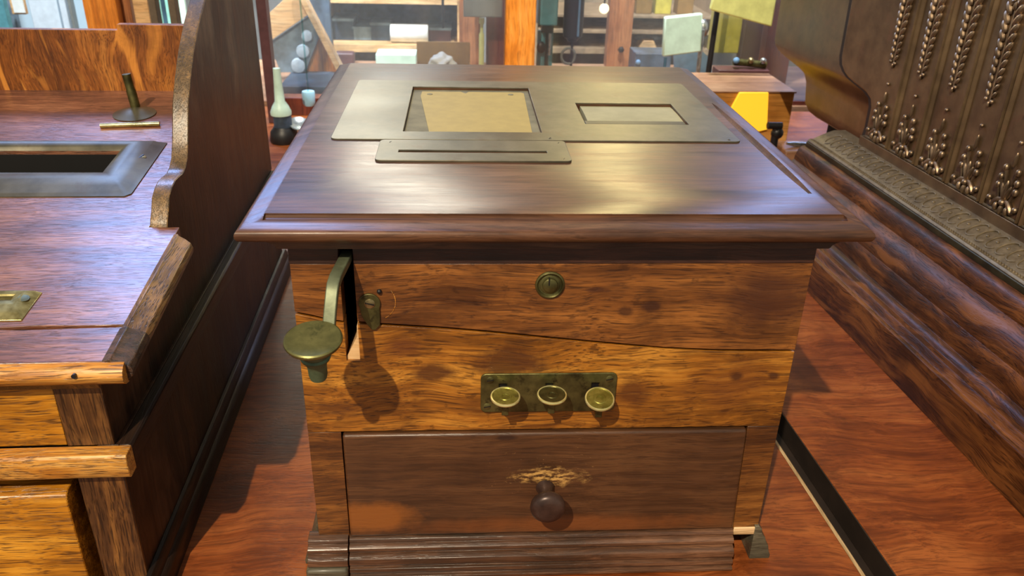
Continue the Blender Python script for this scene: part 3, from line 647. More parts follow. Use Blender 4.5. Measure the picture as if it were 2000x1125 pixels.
b = nb(); v = -.28                                                       # rope bead and curling leaves on the strip
while v < .81:
    bmesh.ops.create_uvsphere(b, u_segments=6, v_segments=4, radius=.0028, matrix=Matrix.Translation((.6345, v, .1598)) @ Matrix.Rotation(.6, 4, 'Z') @ Matrix.Diagonal((1, .75, .8, 1))); v += .0052
mk('rope_bead', b, M['stripmetal'], ms)
b = nb(); v = -.27
while v < .80:
    pts = [(.6530+.0145*math.cos(a)*1.0+.005, v+.0105*math.sin(a), 0) for a in [math.radians(t) for t in range(-30, 231, 26)]]
    pts = [(x, y, .1605+(x-.640)*.44+.0005) for x, y, _ in pts]
    sweep(b, pts, circ(.0011, 5), (0, 0, 1))
    ball(b, (.6590, v, .1605+.019*.44+.0004), .0024, (1.2, .8, .6), 6, 4); v += .0215
mk('leaf_scrolls', b, M['stripmetal'], ms)
mk('bottom_rail', box(nb(), .680, .72, -.30, .735, .1740, .1915), M['bronze'], rt, .0008)
for v in (.705, .30):
    b = nb(); slothead(b, .680, v, .183, .0035, (-1, 0, 0)); mk('screw', b, M['fillet'], rt)
bord = [(.7300, .1890), (.7266, .2068), (.7281, .2430), (.7350, .2560), (.7550, .2635), (.7800, .2668), (.8045, .2702), (.8250, .2740), (.8422, .2805), (.8560, .2900), (.8626, .3044), (.8645, .3503), (.8664, .4038), (.8680, .50), (.868, .62)]
plate = mk('ornate_side_plate', prism(nb(), [(-.30, .62), (-.30, .1890)]+bord, .684, .692, 'x'), M['bronze'], rt, .0038, 4, ang=50)
mk('gap_shade_sheet', prism(nb(), [(-.29, .615), (-.29, .195)]+[(v+(.021 if z > .26 else .019), z-.0035) for v, z in bord], .6915, .6955, 'x'), M['black'], rt, 0)  # black sheet stands in for the shade in the gap behind the plate
sil = [(.96, .158), (1.0225, .1613), (1.0449, .1720), (1.0570, .2127), (1.0933, .2373), (1.135, .2440), (1.1816, .2527), (1.2040, .2640), (1.2112, .2753), (1.2116, .3577), (1.214, .50), (1.214, .62), (.10, .62), (.10, .158)]
b = nb()                                 # the housing's side swells outward above a soft crease
def swell(z, v): 
    t = min(1, max(0, (z-(.222+.0*(v)))/.045)); return .718-.016*(t*t*(3-2*t))
zs = [.158, .180, .205, .218, .226, .234, .242, .250, .258, .268, .30, .36, .50, .62]
def rearv(z):
    pr = [(.158, .985), (.1613, 1.0225), (.1720, 1.0449), (.2127, 1.0570), (.2300, 1.0720), (.2373, 1.0933), (.2440, 1.135), (.2527, 1.1816), (.2640, 1.2040), (.2753, 1.2112), (.3577, 1.2116), (.62, 1.214)]
    for (a, va), (c_, vc) in zip(pr, pr[1:]):
        if a <= z <= c_: return va+(vc-va)*(z-a)/(c_-a)
    return pr[-1][1]
zs = sorted(set(zs+[.1613, .172, .2127, .230, .2373, .2440, .2527, .264, .2753, .3577]))
rows = []
for z in zs:
    r_ = rearv(z); u_ = swell(z, 0)
    rows.append([b.verts.new(p) for p in ((u_, .10, z), (u_, r_-.010, z), (u_+.003, r_-.003, z), (u_+.010, r_, z), (1.15, r_, z), (1.15, .10, z))])
for A, B in zip(rows, rows[1:]):
    for i in range(6): b.faces.new((A[i], A[(i+1) % 6], B[(i+1) % 6], B[i]))
b.faces.new(rows[0]); b.faces.new(rows[-1][::-1])
mk('rear_housing', b, M['bronze'], rt, 0, ang=60)
mk('housing_foot', box(nb(), .76, 1.10, .84, 1.0, T, .158), M['darkwood'], rt)
ribs = [.728-.0, .6455, .5625, .4790, .3955, .3125, .2295, .1465]
b = nb()
for v in ribs[1:]:
    prism(b, [(.6842, v-.0070), (.6800, v-.0055), (.6782, v-.0036), (.6842, v-.0012), (.6842, v+.0012), (.6782, v+.0036), (.6800, v+.0055), (.6842, v+.0070)], .1935, .60, 'z')
mk('ribs', b, M['bronze'], plate, 0, ang=50)
for i, v in enumerate(ribs[1:]):
    part('panel_sill', plate, M['stripmetal'], (.6815, .6842, v+.006, v+.0770, .1925, .1955), bev=.0005)
def petal(bm, c, ang, L, w, h=.0035):
    """raised almond in the (v, z) plane at c, long axis turned by ang from +z"""
    m = Matrix.Rotation(ang, 4, 'X')
    ball(bm, c, 1.0, (h, w, L), 8, 6, m)
cols = [.6865, .6030, .5190, .4345, .3510, .2670]
for v in cols:
    gb = nb(); z = .332; k = 0
    ball(gb, (.682, v, .3235), .0028, (1, .7, 1.6)); ball(gb, (.681, v+.0065, .3300), .0030); ball(gb, (.681, v-.0065, .3285), .0030)
    sweep(gb, [(.6825, v, .325), (.6820, v, .36), (.6820, v, .44), (.6825, v, .50)], circ(.0013, 6), (0, 1, 0))
    while z < .475:
        s = .55+.45*min(1, k/9)
        for sg in (-1, 1):
            petal(gb, (.6815, v+sg*(.0082*s+.0028), z+.006), -sg*.55, .0100*s, .0046*s, .0052*s)
        z += .0085+.0035*s; k += 1
    for a in range(6): petal(gb, (.681, v+.009*math.sin(a*PI/3), .463+.009*math.cos(a*PI/3)), -a*PI/3, .006, .0030)
    mk('husk_garland', gb, M['orn'], plate, 0)
    pb = nb()
    ball(pb, (.6815, v+.0000, .2933), .0030)
    petal(pb, (.6815, v, .2700), 0, .0105, .0020, .003)
    for sg in (-1, 1):
        for (dv, z0, L, w, r) in ((.0125, .2560, .0110, .0040, .0042), (.0165, .2420, .0085, .0040, .0044), (.0175, .2300, .0070, .0038, .0044)):
            ball(pb, (.6805, v+sg*dv, z0), r, (1, 1, 1.25))
            sweep(pb, [(.6825, v+sg*.002, .214), (.6812, v+sg*dv*.55, z0-.020), (.6808, v+sg*dv*.95, z0)], circ(.0017, 6), (1, 0, 0), [.6, 1, 1.3])
        sweep(pb, [(.6815, v+sg*.002, .2140), (.6805, v+sg*.010, .2120), (.6805, v+sg*.0165, .2060), (.6805, v+sg*.0200, .2010), (.6810, v+sg*.0240, .2040)], circ(.0026, 7), (1, 0, 0), [.7, 1.2, 1.3, 1.0, .7])
        ball(pb, (.6802, v+sg*.0265, .2085), .0044, (1, 1, 1)); ball(pb, (.6805, v+sg*.0110, .2010), .0042, (1, .8, 1.5))
    petal(pb, (.6805, v, .2270), 0, .0150, .0030, .004); petal(pb, (.6805, v-.005, .2240), .35, .0130, .0026, .004); petal(pb, (.6805, v+.005, .2240), -.35, .0130, .0026, .004)
    ball(pb, (.6798, v, .2100), .0048, (1, 1, .9)); petal(pb, (.6805, v, .1990), 0, .0070, .0032, .0042)
    mk('palmette', pb, M['orn'], plate, 0)

# ------------------------------------------------------------------ BACKGROUND: bench, posts, shelves and curios
BZ = T
bb = empty('display_bench', (.2, 2.7, -.80), 0, 'low brown wooden bench of the display case behind the tills', 'bench'); ORG[bb.name] = (.2, 2.7, -.80)
M['bench'] = wood('brown_bench', C(120, 84, 62), C(158, 118, 90), C(184, 146, 116), 'x', .45, .5, .2, .2)
part('bench_top', bb, M['bench'], (-.85, 2.0, 1.86, 2.46, BZ-.04, BZ)); part('front_board', bb, M['redpost'], (-.85, 2.0, 1.85, 1.87, -.80, BZ-.04))
for x in (-.80, 1.95): part('leg', bb, M['bench'], (x-.03, x+.03, 2.39, 2.45, -.80, BZ-.04))
def post(name, px0, px1, y, mat, label, pyr=60, z0=None, dep=.03, top=.85, cat='post', group=None, pybot=None):
    a, b_ = WP(px0, pyr, y), WP(px1, pyr, y); zz = BZ if z0 is None else z0
    if pybot is not None: zz = WP((px0+px1)/2, pybot, y).z
    return solo(name, box(nb(), a.x, b_.x, y, y+dep, zz, top), mat, label, cat, .0015, group)
def pbox(name, px0, px1, py0, py1, y, dep, mat, label, cat, bev=.002, group=None, zb=None):
    a, b_ = WP(px0, py1, y), WP(px1, py0, y); z0 = WP((px0+px1)/2, py1, y).z if zb is None else zb; z1 = WP((px0+px1)/2, py0, y).z
    return solo(name, box(nb(), a.x, b_.x, y, y+dep, z0, z1), mat, label, cat, bev, group)
def ppoly(name, pts, y, dep, mat, label, cat, bev=.001, ys=None):
    P = [WP(x, yy, y) for x, yy in pts]
    return solo(name, prism(nb(), [(p.x, p.z) for p in P], y, y+dep, 'y'), mat, label, cat, bev)
# posts of the display case
post('case_post', 503, 522, 1.62, M['plum'], 'dark plum post just right of the oak till\'s scrolled side', dep=.04, pyr=40)
post('case_post', 987, 1046, 1.90, M['orangepost'], 'thick bright orange pine post behind the middle of the dark lid', dep=.06)
post('case_post', 897, 940, 2.30, M['brownpost'], 'pale tan post left of the bright orange one', dep=.04)
post('case_post', 950, 986, 2.20, M['redpost'], 'dark red post right behind the bright orange one', dep=.04)
post('case_post', 1188, 1235, 2.40, M['brownpost'], 'brown post with a dark bolt', dep=.05)
post('case_post', 1455, 1490, 2.00, M['plum'], 'dark plum post under the yellow-green plate', dep=.05)
post('case_post', 1500, 1552, 2.15, M['redpost'], 'red-orange post beside the bronze register', dep=.05)
c_ = WP(1213, 97, 2.39); b = nb(); lathe(b, [(0, 0), (.012, 0), (.011, .006), (.006, .009), (0, .010)], 6, frame_to(c_, (0, -1, 0))); solo('bolt', b, M['black'], 'black bolt head on the brown post', 'bolt')
# frames and things behind the oak till's back board
wl = 3.2
wp = WP(80, 30, wl)
def wallpiece(px0, px1, mat, y, name, label, cat, dep=.03, top=1.2):
    return post(name, px0, px1, y, mat, label, 30, z0=-.80, dep=dep, top=top, cat=cat)
struct(mk('wall_side_room', box(nb(), WP(28, 30, wl).x, WP(170, 30, wl).x, wl+.03, wl+.06, -.80, 1.3), M['wall']))
d1 = mk('door_1', box(nb(), WP(60, 30, wl).x, WP(115, 30, wl).x, wl+.005, wl+.03, -.80, 1.3), M['trim'], None, .002); struct(d1)
d2 = mk('trim_1', box(nb(), WP(122, 30, wl).x, WP(134, 30, wl).x, wl-.01, wl+.03, -.80, 1.3), M['trim'], None, .002); struct(d2)
d3 = mk('trim_2', box(nb(), WP(139, 30, wl).x, WP(144, 30, wl).x, wl-.01, wl+.03, -.80, 1.3), M['grey'], None, .002); struct(d3)
post('curtain', -14, 12, 2.6, M['teal'], 'teal panel at the far left edge, above the oak back board', 30, z0=-.8, cat='panel', top=1.2)
post('door_jamb', 12, 29, 2.9, M['bluegrey'], 'grey-green upright beside the teal panel', 30, z0=-.8, cat='post', top=1.2)
pf = pbox('picture_frame', 24, 38, -30, 28, 2.8, .02, M['tan'], 'small tan picture frame hanging by the grey-green upright', 'picture', zb=WP(31, 28, 2.8).z)
pf.name = 'picture_frame'; a_, b_ = WP(26.5, 25, 2.79), WP(35.5, -28, 2.79); ORG[pf.name] = tuple(pf.location); mk('picture', box(nb(), a_.x, b_.x, 2.795, 2.805, a_.z, b_.z), M['white'], pf)
post('upright_board', 166, 230, 1.50, M['orangepost'], 'wide glowing orange board, leftmost behind the oak back board', 30, dep=.03)
post('upright_board', 232, 258, 1.54, M['brownpost'], 'brown knotted board right of the wide orange one', 30, dep=.03)
post('upright_board', 255, 266, 1.60, M['black'], 'thin black upright between brown and yellow boards', 30, dep=.03)
post('upright_board', 263, 292, 1.52, M['yg'], 'pale yellow board behind the oak back board', 30, dep=.03).data.materials[0] = M['tan']
post('grey_upright', 293, 307, 1.45, plain('grey_brown_leg', C(96, 84, 68), .6), 'grey-brown leg right of the pale yellow board', 30, dep=.03, cat='upright')
post('glass_upright', 311, 319, 1.7, M['aquaglass'], 'pale aqua glass edge between two grey-brown legs', 30, dep=.06, cat='glass')
post('grey_upright', 331, 345, 1.45, bpy.data.materials['grey_brown_leg'], 'grey-brown leg nearest the scrolled oak side', 30, dep=.03, cat='upright')
pbox('mint_board', 305, 350, -60, 90, 2.5, .02, M['mint'], 'pale mint board behind the grey-brown legs', 'board', zb=-.8)
# glass pane of the case
gc = empty('display_case', (.2, 1.882, BZ), 0, 'glass-fronted display case behind the tills, split by the thick orange post', 'display case'); ORG[gc.name] = (.2, 1.882, BZ)
mk('glass_pane', box(nb(), WP(530, 60, 1.88).x, WP(985, 60, 1.88).x, 1.88, 1.884, BZ+.012, .85), M['pane'], gc); mk('glass_pane', box(nb(), WP(1048, 60, 1.88).x, WP(1600, 60, 1.88).x, 1.88, 1.884, BZ+.012, .85), M['pane'], gc)
part('bottom_channel', gc, M['redpost'], (WP(530, 60, 1.88).x, WP(985, 60, 1.88).x, 1.873, 1.889, BZ, BZ+.0125)); part('bottom_channel', gc, M['redpost'], (WP(1048, 60, 1.88).x, WP(1600, 60, 1.88).x, 1.873, 1.889, BZ, BZ+.0125))
# back shelving
def shelving(label, px0, px1, y, dep, shelves, mat, backmat):
    xa, xb = WP(px0, 60, y).x, WP(px1, 60, y).x; o = ((xa+xb)/2, y+dep/2, -.80)
    e = empty('shelving_unit', o, 0, label, 'shelves'); ORG[e.name] = o
    for (p0, p1) in shelves:
        z1, z0 = WP((px0+px1)/2, p0, y).z, WP((px0+px1)/2, p1, y).z; part('shelf', e, mat, (xa, xb, y, y+dep, z0, z1), bev=.001)
    part('back_panel', e, backmat, (xa, xb, y+dep, y+dep+.015, -.80, .9)); 
    part('side_upright', e, mat, (xa-.02, xa, y+.05, y+dep+.015, -.80, .9)); part('side_upright', e, mat, (xb, xb+.02, y+.05, y+dep+.015, -.80, .9))
    return e
shelving('tan shelving with blue-grey back behind the dark lid, left of the orange post', 640, 893, 2.75, .38, ((88, 103), (-6, 8), (190, 200)), M['tan'], M['bluegrey'])
shelving('light brown shelving behind the bolted post and the pale mint plate', 1052, 1392, 3.05, .38, ((95, 106), (60, 66), (30, 35), (170, 180)), plain('grey_tan_shelf', C(166, 144, 116), .6), plain('brown_back', C(150, 138, 118), .7, var=.15, scale=8))
for i, (a, b2, t, bt, mt, lb) in enumerate(((652, 690, 36, 88, 'navy', 'navy box at the left end of the lit shelf'), (692, 724, 52, 88, 'bluegrey', 'small blue-grey box on the lit shelf, second from the left'), (726, 762, 44, 88, 'navy', 'navy box left of the white roll'), (838, 880, 54, 88, 'plum', 'dark plum box right of the white roll'))):
    a0, b0 = WP(a, bt, 2.85), WP(b2, t, 2.85); zb = WP(766.5, 88, 2.75).z+.0005
    e = empty('storage_box', ((a0.x+b0.x)/2, 2.9, zb+.0008), 0, lb, 'box'); ORG[e.name] = ((a0.x+b0.x)/2, 2.9, zb)
    part('box_body', e, M[mt], (a0.x, b0.x, 2.84, 2.98, zb, b0.z-.01)); part('box_lid', e, M['bluegrey'], (a0.x-.003, b0.x+.003, 2.835, 2.985, b0.z-.01, b0.z))
zb = WP(766.5, 88, 2.75).z+.0005; a0, b0 = WP(763, 70, 2.80), WP(836, 70, 2.80)
b = nb(); lathe(b, [(.018, a0.x), (.034, a0.x), (.036, a0.x+.005), (.036, b0.x-.005), (.034, b0.x), (.018, b0.x)], 32, frame_to((0, 2.81, zb+.036), (1, 0, 0), (0, 0, 1))); solo('paper_roll', b, M['white'], 'white roll lying on the tan shelf', 'roll')
pbox('mint_box', 736, 812, 107, 160, 2.25, .10, M['mint'], 'flat mint-green box behind the dark lid\'s rear edge', 'box', zb=BZ)
# open carton with crumpled paper
a0, b0 = WP(811, 140, 1.98), WP(919, 82, 1.98)
e = empty('cardboard_box', ((a0.x+b0.x)/2, 2.03, BZ), 0, 'open brown cardboard box left of the orange post, behind the lid', 'box'); ORG[e.name] = ((a0.x+b0.x)/2, 2.03, BZ)
zt_ = b0.z-.0
part('flap', e, M['cardboard'], (a0.x, b0.x, 2.10, 2.104, BZ, WP(860, 82, 2.10).z)); part('front_side', e, M['cardboard'], (a0.x, b0.x, 1.98, 1.984, BZ, BZ+.075))
part('left_side', e, M['cardboard'], (a0.x, a0.x+.004, 1.984, 2.10, BZ, BZ+.075)); part('right_side', e, M['cardboard'], (b0.x-.004, b0.x, 1.984, 2.10, BZ, BZ+.075)); part('carton_floor', e, M['cardboard'], (a0.x+.004, b0.x-.004, 1.984, 2.10, BZ, BZ+.004))
b = nb(); cpos = WP(864, 118, 2.04); bmesh.ops.create_icosphere(b, subdivisions=4, radius=.038)
for v in b.verts:
    n1 = math.sin(v.co.x*150+2)*math.cos(v.co.z*170)+math.sin(v.co.y*140+v.co.x*90)
    v.co = v.co*(1+.16*n1); v.co.z *= .72
bmesh.ops.translate(b, vec=(cpos.x, 2.045, max(cpos.z-.01, BZ+.034)), verts=b.verts[:]); solo('crumpled_paper', b, M['white'], 'crumpled white paper stuffed in the cardboard box', 'paper')
# hanging cable, grey box, tube
a0 = WP(865, 55, 2.3); b = nb(); tube(b, [(a0.x, 2.3, a0.z), (a0.x+.001, 2.3, a0.z+.1), (a0.x+.004, 2.3, .85)], .0045, 8); solo('cable', b, M['black'], 'black cable hanging above the cardboard box', 'cable')
pbox('grey_instrument', 905, 983, -60, 34, 2.05, .08, M['grey'], 'plain grey metal box at the top edge, left of the orange post', 'instrument', .004)
a0, a1 = WP(941, 160, 2.12), WP(941, 35, 2.12); b = nb(); lathe(b, [(0, BZ), (.0085, BZ), (.0085, a1.z-.05), (.005, a1.z-.045), (.005, a1.z-.02), (.0085, a1.z-.015), (.0085, a1.z), (0, a1.z)], 20, Matrix.Translation((a1.x, 2.12, 0))); solo('glass_tube', b, M['yg'], 'yellow-green tube standing under the grey metal box', 'tube')
# instruments right of the orange post
e0_ = WP(1070, 50, 1.98)
e = empty('teal_instrument', (e0_.x, 2.0, BZ), 0, 'teal instrument on a black stem right behind the orange post', 'instrument'); ORG[e.name] = (e0_.x, 2.0, BZ)
a0, b0 = WP(1050, 50, 1.97), WP(1092, -20, 1.97); part('head', e, M['teal'], (a0.x, b0.x, 1.97, 2.03, a0.z, b0.z+.1), bev=.004)
part('stem', e, M['teal'], (a0.x+.004, b0.x-.008, 2.0, 2.02, BZ, a0.z-.02)); part('clamp', e, M['black'], (a0.x+.015, b0.x-.010, 1.975, 2.02, a0.z-.022, a0.z))
b = nb(); q = WP(1058, 95, 1.96); ball(b, (q.x, 1.98, q.z), .014, (1, .6, 1.3)); tube(b, [(q.x+.018, 1.985, q.z-.06), (q.x+.018, 1.985, q.z+.05)], .006); mk('fittings', b, M['black'], e)
b = nb(); tube(b, [(q.x+.025, 1.965, q.z-.02), (q.x+.025, 1.965, q.z+.045)], .005); mk('glass_rod', b, M['steel'], e)
q = WP(1120, 84, 1.95); q2 = WP(1112, 112, 1.95)
e = empty('black_scope', (q.x, 1.97, BZ), 0, 'black cylindrical scope with an iron ring below, right of the teal instrument', 'instrument'); ORG[e.name] = (q.x, 1.97, BZ)
b = nb(); lathe(b, [(0, q.z), (.014, q.z), (.020, q.z+.008), (.029, q.z+.014), (.031, q.z+.03), (.031, .80), (0, .80)], 32, Matrix.Translation((q.x, 1.98, 0))); mk('barrel', b, M['black'], e)
b = nb(); lathe(b, [(.0032, q.z+.02), (.0032, .70)], 8, Matrix.Translation((q.x+.012, 1.948, 0))); mk('highlight_rod', b, M['blue'], e, label='blue strip painting the highlight on the barrel')  # blue rod painted in as the sheen along the black barrel
b = nb(); sweep(b, [(q2.x+.021*math.cos(2*PI*i/24), 1.98, q2.z-.002+.024*math.sin(2*PI*i/24)) for i in range(25)], circ(.0042, 8), (0, 1, 0)); mk('ring', b, M['grey'], e)
b = nb(); tube(b, [(q.x, 1.98, BZ), (q.x, 1.98, q.z)], .004); mk('support', b, M['black'], e)
# shelf items behind
q = WP(1180, 17, 2.2); b = nb(); ball(b, (q.x, 2.2, q.z), .016, u=20, v=12); e = empty('hanging_lamp', (q.x, 2.2, q.z), 0, 'small lit bulb hanging left of the bolted brown post', 'lamp'); ORG[e.name] = (q.x, 2.2, q.z)
mk('bulb', b, emit('lit_bulb', (1, .88, .5, 1), 2.2), e); b = nb(); tube(b, [(q.x, 2.2, q.z+.015), (q.x, 2.2, .9)], .003, 8); mk('cord', b, M['black'], e)
q = WP(1290, 106, 3.05)
def telephone(px, py, y, w, lab):
    q = WP(px, py, y); q.z = WP(1222, 95, 3.05).z+.0005; e = empty('telephone', (q.x, y, q.z), 0, lab, 'telephone'); ORG[e.name] = (q.x, y, q.z)
    b = nb(); prism(b, [(q.x-w*.5, q.z), (q.x+w*.5, q.z), (q.x+w*.28, q.z+w*.42), (q.x-w*.28, q.z+w*.42)], y-.04, y+.05, 'y'); mk('base', b, M['tan'], e, .004)
    b = nb(); sweep(b, [(q.x+w*.55*math.cos(t), y, q.z+w*.42+w*.18*math.sin(t)) for t in [PI*i/10 for i in range(11)]], circ(.014, 10), (0, 1, 0), [1.5, 1.2, .9, .8, .8, .8, .8, .8, .9, 1.2, 1.5]); mk('handset', b, M['navy'], e)
telephone(1262, 95, 3.10, .080, 'dark-handled telephone on the brown shelf right of the bolted post')
pbox('dark_case', 1238, 1312, 105, 150, 2.28, .12, M['navy'], 'low navy case under the brown shelf', 'case', zb=BZ)
for px_, mm, lb in ((1247, 'blue', 'blue stud on the navy case'),):
    q = WP(px_, 122, 2.27); b = nb(); ball(b, (q.x, 2.275, q.z), .009); solo('stud', b, M[mm], lb, 'stud')
for px_, hh, mm, lb in ((1255, .10, 'cardboard', 'ochre block at the top, just right of the bolted post'), (1292, .12, 'yel', 'olive-yellow block at the top between two ochre ones'), (1335, .09, 'cardboard', 'ochre block above the pale mint plate')):
    zz = WP(1222, 30, 3.05).z+.0003; x_ = WP(px_, 30, 3.12).x; solo('storage_block', box(nb(), x_-.035, x_+.035, 3.10, 3.18, zz, zz+hh), M[mm], lb, 'block', .003)
ppoly('blue_sheet', [(1316, 100), (1368, 96), (1392, 120), (1388, 173), (1322, 171)], 2.02, .02, M['blue'], 'blue sheet below the pale mint plate', 'sheet')
# stand with tilted plates
qb = WP(1382, 168, 1.62); e = empty('plate_stand', (qb.x, 1.64, BZ), 0, 'black iron stand holding the tilted mint and yellow-green plates', 'stand'); ORG[e.name] = (qb.x, 1.64, BZ)
hb = WP(1382, -40, 1.62)
b = nb(); tube(b, [(qb.x, 1.64, BZ+.01), (qb.x+.003, 1.64, BZ+.15), (qb.x+.01, 1.64, .60)], .0075, 14); mk('column', b, M['black'], e)
b = nb(); lathe(b, [(0, BZ), (.045, BZ), (.044, BZ+.006), (.02, BZ+.016), (.011, BZ+.05), (0, BZ+.052)], 32, Matrix.Translation((qb.x, 1.64, 0))); mk('foot', b, M['mint'], e, label='pale mint round foot')
b = nb(); q = WP(1378, 60, 1.60); ball(b, (q.x, 1.635, q.z), .018, (1, 1, 1.4)); tube(b, [(q.x-.006, 1.60, BZ+.05), (q.x-.004, 1.612, q.z)], .006); mk('clamp_screw', b, M['steel'], e)
b = nb(); tube(b, [(qb.x+.012, 1.62, BZ+.02), (qb.x+.014, 1.635, BZ+.12)], .010); mk('brace', b, M['black'], e)
P_ = [WP(x, y_, 1.60) for x, y_ in ((1297, 33), (1371, 25), (1368, 100), (1293, 110))]
solo('enamel_plate', prism(nb(), [(p.x, p.z) for p in P_], 1.590, 1.610, 'y'), M['mint'], 'tilted pale mint plate left of the black stand', 'plate', .004)
P_ = [WP(x, y_, 1.52) for x, y_ in ((1400, -30), (1520, -20), (1508, 53), (1388, 20))]
solo('enamel_plate', prism(nb(), [(p.x, p.z) for p in P_], 1.520, 1.540, 'y'), M['yg'], 'large yellow-green plate at the top edge beside the bronze register', 'plate', .004)
q = WP(1300, 112, 1.60); b = nb(); tube(b, [(q.x, 1.60, BZ), (q.x, 1.60, q.z)], .0035); solo('thin_rod', b, M['aquaglass'], 'thin clear rod under the pale mint plate', 'rod')
pbox('yellow_box', 1390, 1453, 25, 104, 1.9, .06, M['yel'], 'yellow enamel box under the yellow-green plate', 'box', .003)
# small carriage with three bright ends
q = WP(1465, 122, 1.72); e = empty('brass_carriage', (q.x, 1.73, q.z-.02), 0, 'small dark bar with three shiny ends right of the black stand', 'instrument'); ORG[e.name] = (q.x, 1.73, q.z-.02)
b = nb(); tube(b, [(q.x-.045, 1.73, q.z), (q.x+.05, 1.73, q.z-.008)], .010); mk('bar', b, M['brassd'], e)
for dx, mm in ((-.042, 'blue'), (0, 'screw'), (.036, 'steel')):
    b = nb(); ball(b, (q.x+dx, 1.716, q.z+.006), .009); mk('end_cap', b, M[mm], e)
solo('bar_ledge', box(nb(), WP(1400, 130, 1.72).x, WP(1500, 130, 1.72).x, 1.70, 1.76, T, q.z-.018), M['plum'], 'plum ledge carrying the dark bar with shiny ends', 'ledge', .002)
# wooden box with amber front panel
a0, b0 = WP(1392, 250, 1.36), WP(1548, 178, 1.36); ztop = WP(1470, 178, 1.36).z
e = empty('display_box', ((a0.x+b0.x)/2, 1.42, BZ), 0, 'tan box with a glowing amber front panel behind the lid\'s right edge', 'box'); ORG[e.name] = ((a0.x+b0.x)/2, 1.42, BZ)
M['ambox'] = wood('amber_brown_box', C(150, 96, 38), C(190, 132, 62), C(208, 156, 90), 'x', .35, .4, .1, .1)
part('box_body', e, M['ambox'], (WP(1388, 200, 1.36).x, WP(1550, 200, 1.36).x, 1.362, 1.56, BZ, ztop-.004), bev=.002)
part('box_top', e, M['bench'], (WP(1386, 200, 1.36).x, WP(1552, 200, 1.36).x, 1.358, 1.565, ztop-.004, ztop), bev=.001)
pa = [WP(1444, 180, 1.357), WP(1500, 180, 1.357), WP(1497, 252, 1.357), WP(1480, 256, 1.357), WP(1420, 225, 1.357)]
mk('amber_panel', prism(nb(), [(p.x, p.z) for p in pa], 1.352, 1.361, 'y'), M['glow'], e, .001, label='bright amber panel')
# black clamp and steel lever near the register
q = WP(1522, 255, 1.22); e = empty('iron_clamp', (q.x, 1.24, BZ), 0, 'small black iron clamp between the lid corner and the bronze register', 'clamp'); ORG[e.name] = (q.x, 1.24, BZ)
b = nb(); tube(b, [(q.x, 1.24, BZ), (q.x, 1.24, q.z)], .009); mk('post', b, M['black'], e)
b = nb(); tube(b, [(q.x-.022, 1.24, q.z+.006), (q.x+.012, 1.24, q.z+.006)], .0085); ball(b, (q.x+.004, 1.24, q.z-.012), .015, (1, .8, 1)); mk('head', b, M['black'], e)
b = nb(); q2 = WP(1562, 225, 1.30); q3 = WP(1600, 240, 1.30)
b = nb(); lathe(b, [(0, 0), (.003, 0), (.006, .02), (.0065, .06), (.009, .075), (.008, .09), (0, .095)], 16, frame_to((q2.x-.02, 1.30, BZ+.05), (1, .15, -.12))); solo('steel_lever', b, M['steel'], 'bright steel lever lying left of the bronze register\'s base', 'lever')
solo('lever_block', box(nb(), q2.x-.03, q2.x+.09, 1.27, 1.36, BZ, BZ+.040), M['bench'], 'pink-brown block under the bright steel lever', 'block', .003)
# left: lamp, weight, case, dish
q = WP(553, 245, 1.45)
e = empty('laboratory_lamp', (q.x, 1.45, BZ), 0, 'aqua glass funnel lamp on a black iron base beside the oak till', 'lamp'); ORG[e.name] = (q.x, 1.45, BZ)
zb0 = BZ
b = nb(); lathe(b, [(0, 0), (.034, 0), (.036, .006), (.033, .028), (.026, .036), (.024, .040), (0, .040)], 32, Matrix.Translation((q.x, 1.45, zb0))); mk('iron_base', b, M['black'], e)
b = nb(); lathe(b, [(0, .040), (.0225, .040), (.0225, .066), (.021, .070), (0, .070)], 32, Matrix.Translation((q.x, 1.45, zb0))); mk('collar', b, M['navy'], e)
b = nb(); lathe(b, [(0, .070), (.0255, .070), (.0260, .078), (.020, .092), (.0125, .104), (.0105, .14), (.0085, .185), (0, .186)], 32, Matrix.Translation((q.x-.002, 1.45, zb0))); mk('glass_funnel', b, M['mint'], e, label='pale aqua funnel')
b = nb(); lathe(b, [(0, 0), (.022, 0), (.030, .006), (.029, .008), (.020, .003), (0, .002)], 28, frame_to((q.x+.040, 1.46, zb0+.038), (.25, -.3, 1))); mk('drip_dish', b, M['steel'], e)
q = WP(603, 192, 1.62); e = empty('hanging_weight', (q.x, 1.62, WP(603, 206, 1.62).z), 0, 'light blue plastic weight hanging on a thin rod', 'weight'); ORG[e.name] = (q.x, 1.62, WP(603, 206, 1.62).z)
z0 = WP(603, 206, 1.62).z; z1 = WP(603, 178, 1.62).z
b = nb(); lathe(b, [(0, z0), (.013, z0), (.0165, z0+.006), (.0175, z1-.004), (.016, z1), (0, z1)], 24, Matrix.Translation((q.x, 1.62, 0))); mk('weight', b, M['lightblue'], e)
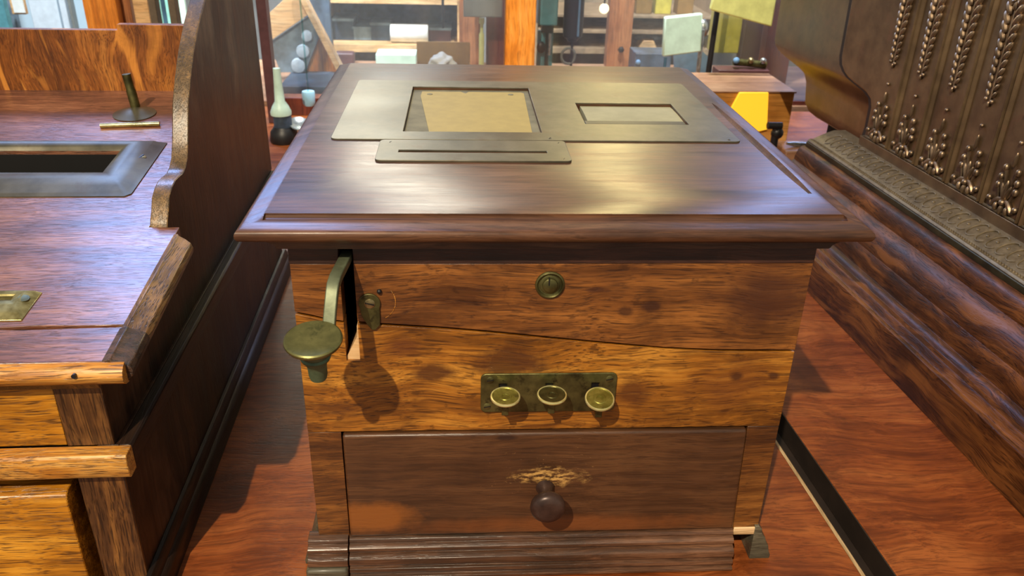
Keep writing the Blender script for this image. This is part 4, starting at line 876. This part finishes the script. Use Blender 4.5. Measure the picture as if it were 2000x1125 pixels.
b = nb(); tube(b, [(q.x, 1.62, z1), (q.x, 1.62, z1+.5)], .0022, 8); mk('rod', b, M['aquaglass'], e)
pbox('maroon_rail', 546, 760, 192, 246, 1.70, .05, M['redpost'], 'low maroon rail of the case behind the lid\'s left edge', 'rail', zb=T)
zs_ = WP(600, 142, 2.12).z; solo('slate_slab', box(nb(), WP(545, 142, 1.95).x, WP(700, 142, 1.95).x, 1.93, 2.20, BZ, zs_), M['navy'], 'dark slate slab under the leaning case', 'slab', .003)
e = empty('leaning_case', (WP(590, 142, 2.05).x, 2.11, zs_), 0, 'open wooden instrument case leaning like a tent on the slate slab', 'case'); ORG[e.name] = (WP(590, 142, 2.05).x, 2.11, zs_)
def pp(name, pts, y, dep, mat, par, **k):
    P = [WP(a_, b_, y) for a_, b_ in pts]
    for p_ in P: p_.z = max(p_.z, zs_)
    return mk(name, prism(nb(), [(p.x, p.z) for p in P], y, y+dep, 'y'), mat, par, .001, **k)
pp('tan_lid', [(505, 45), (575, -20), (603, 28), (525, 82)], 2.10, .03, M['tan'], e)
pp('glass_side', [(525, 84), (602, 32), (624, 70), (596, 142), (548, 142)], 2.12, .02, M['bluegrey'], e, label='blue-grey glazed side')
pp('tan_edge', [(575, -20), (584, -24), (668, 136), (658, 140)], 2.08, .05, M['tan'], e)
pp('orange_side', [(624, 72), (662, 142), (592, 142)], 2.14, .02, M['orangepost'], e)
b = nb()
for px_, py_, r in ((600, 70, .018), (592, 100, .022), (583, 128, .024)):
    q = WP(px_, py_, 2.115); lathe(b, [(0, 0), (r, 0), (r*.9, .012), (0, .015)], 24, frame_to((q.x, 2.118, q.z), (0, -1, 0)))
mk('dials', b, plain('pale_blue_dial', C(168, 186, 204), .4), e)
pbox('navy_board', 594, 640, -30, 32, 2.5, .04, M['navy'], 'navy upright board behind the leaning case', 'board', zb=-.8)
pbox('reddish_jar', 655, 690, 104, 140, 2.38, .05, M['plum'], 'dull red jar under the tan shelf\'s left end', 'jar', .006, zb=BZ)
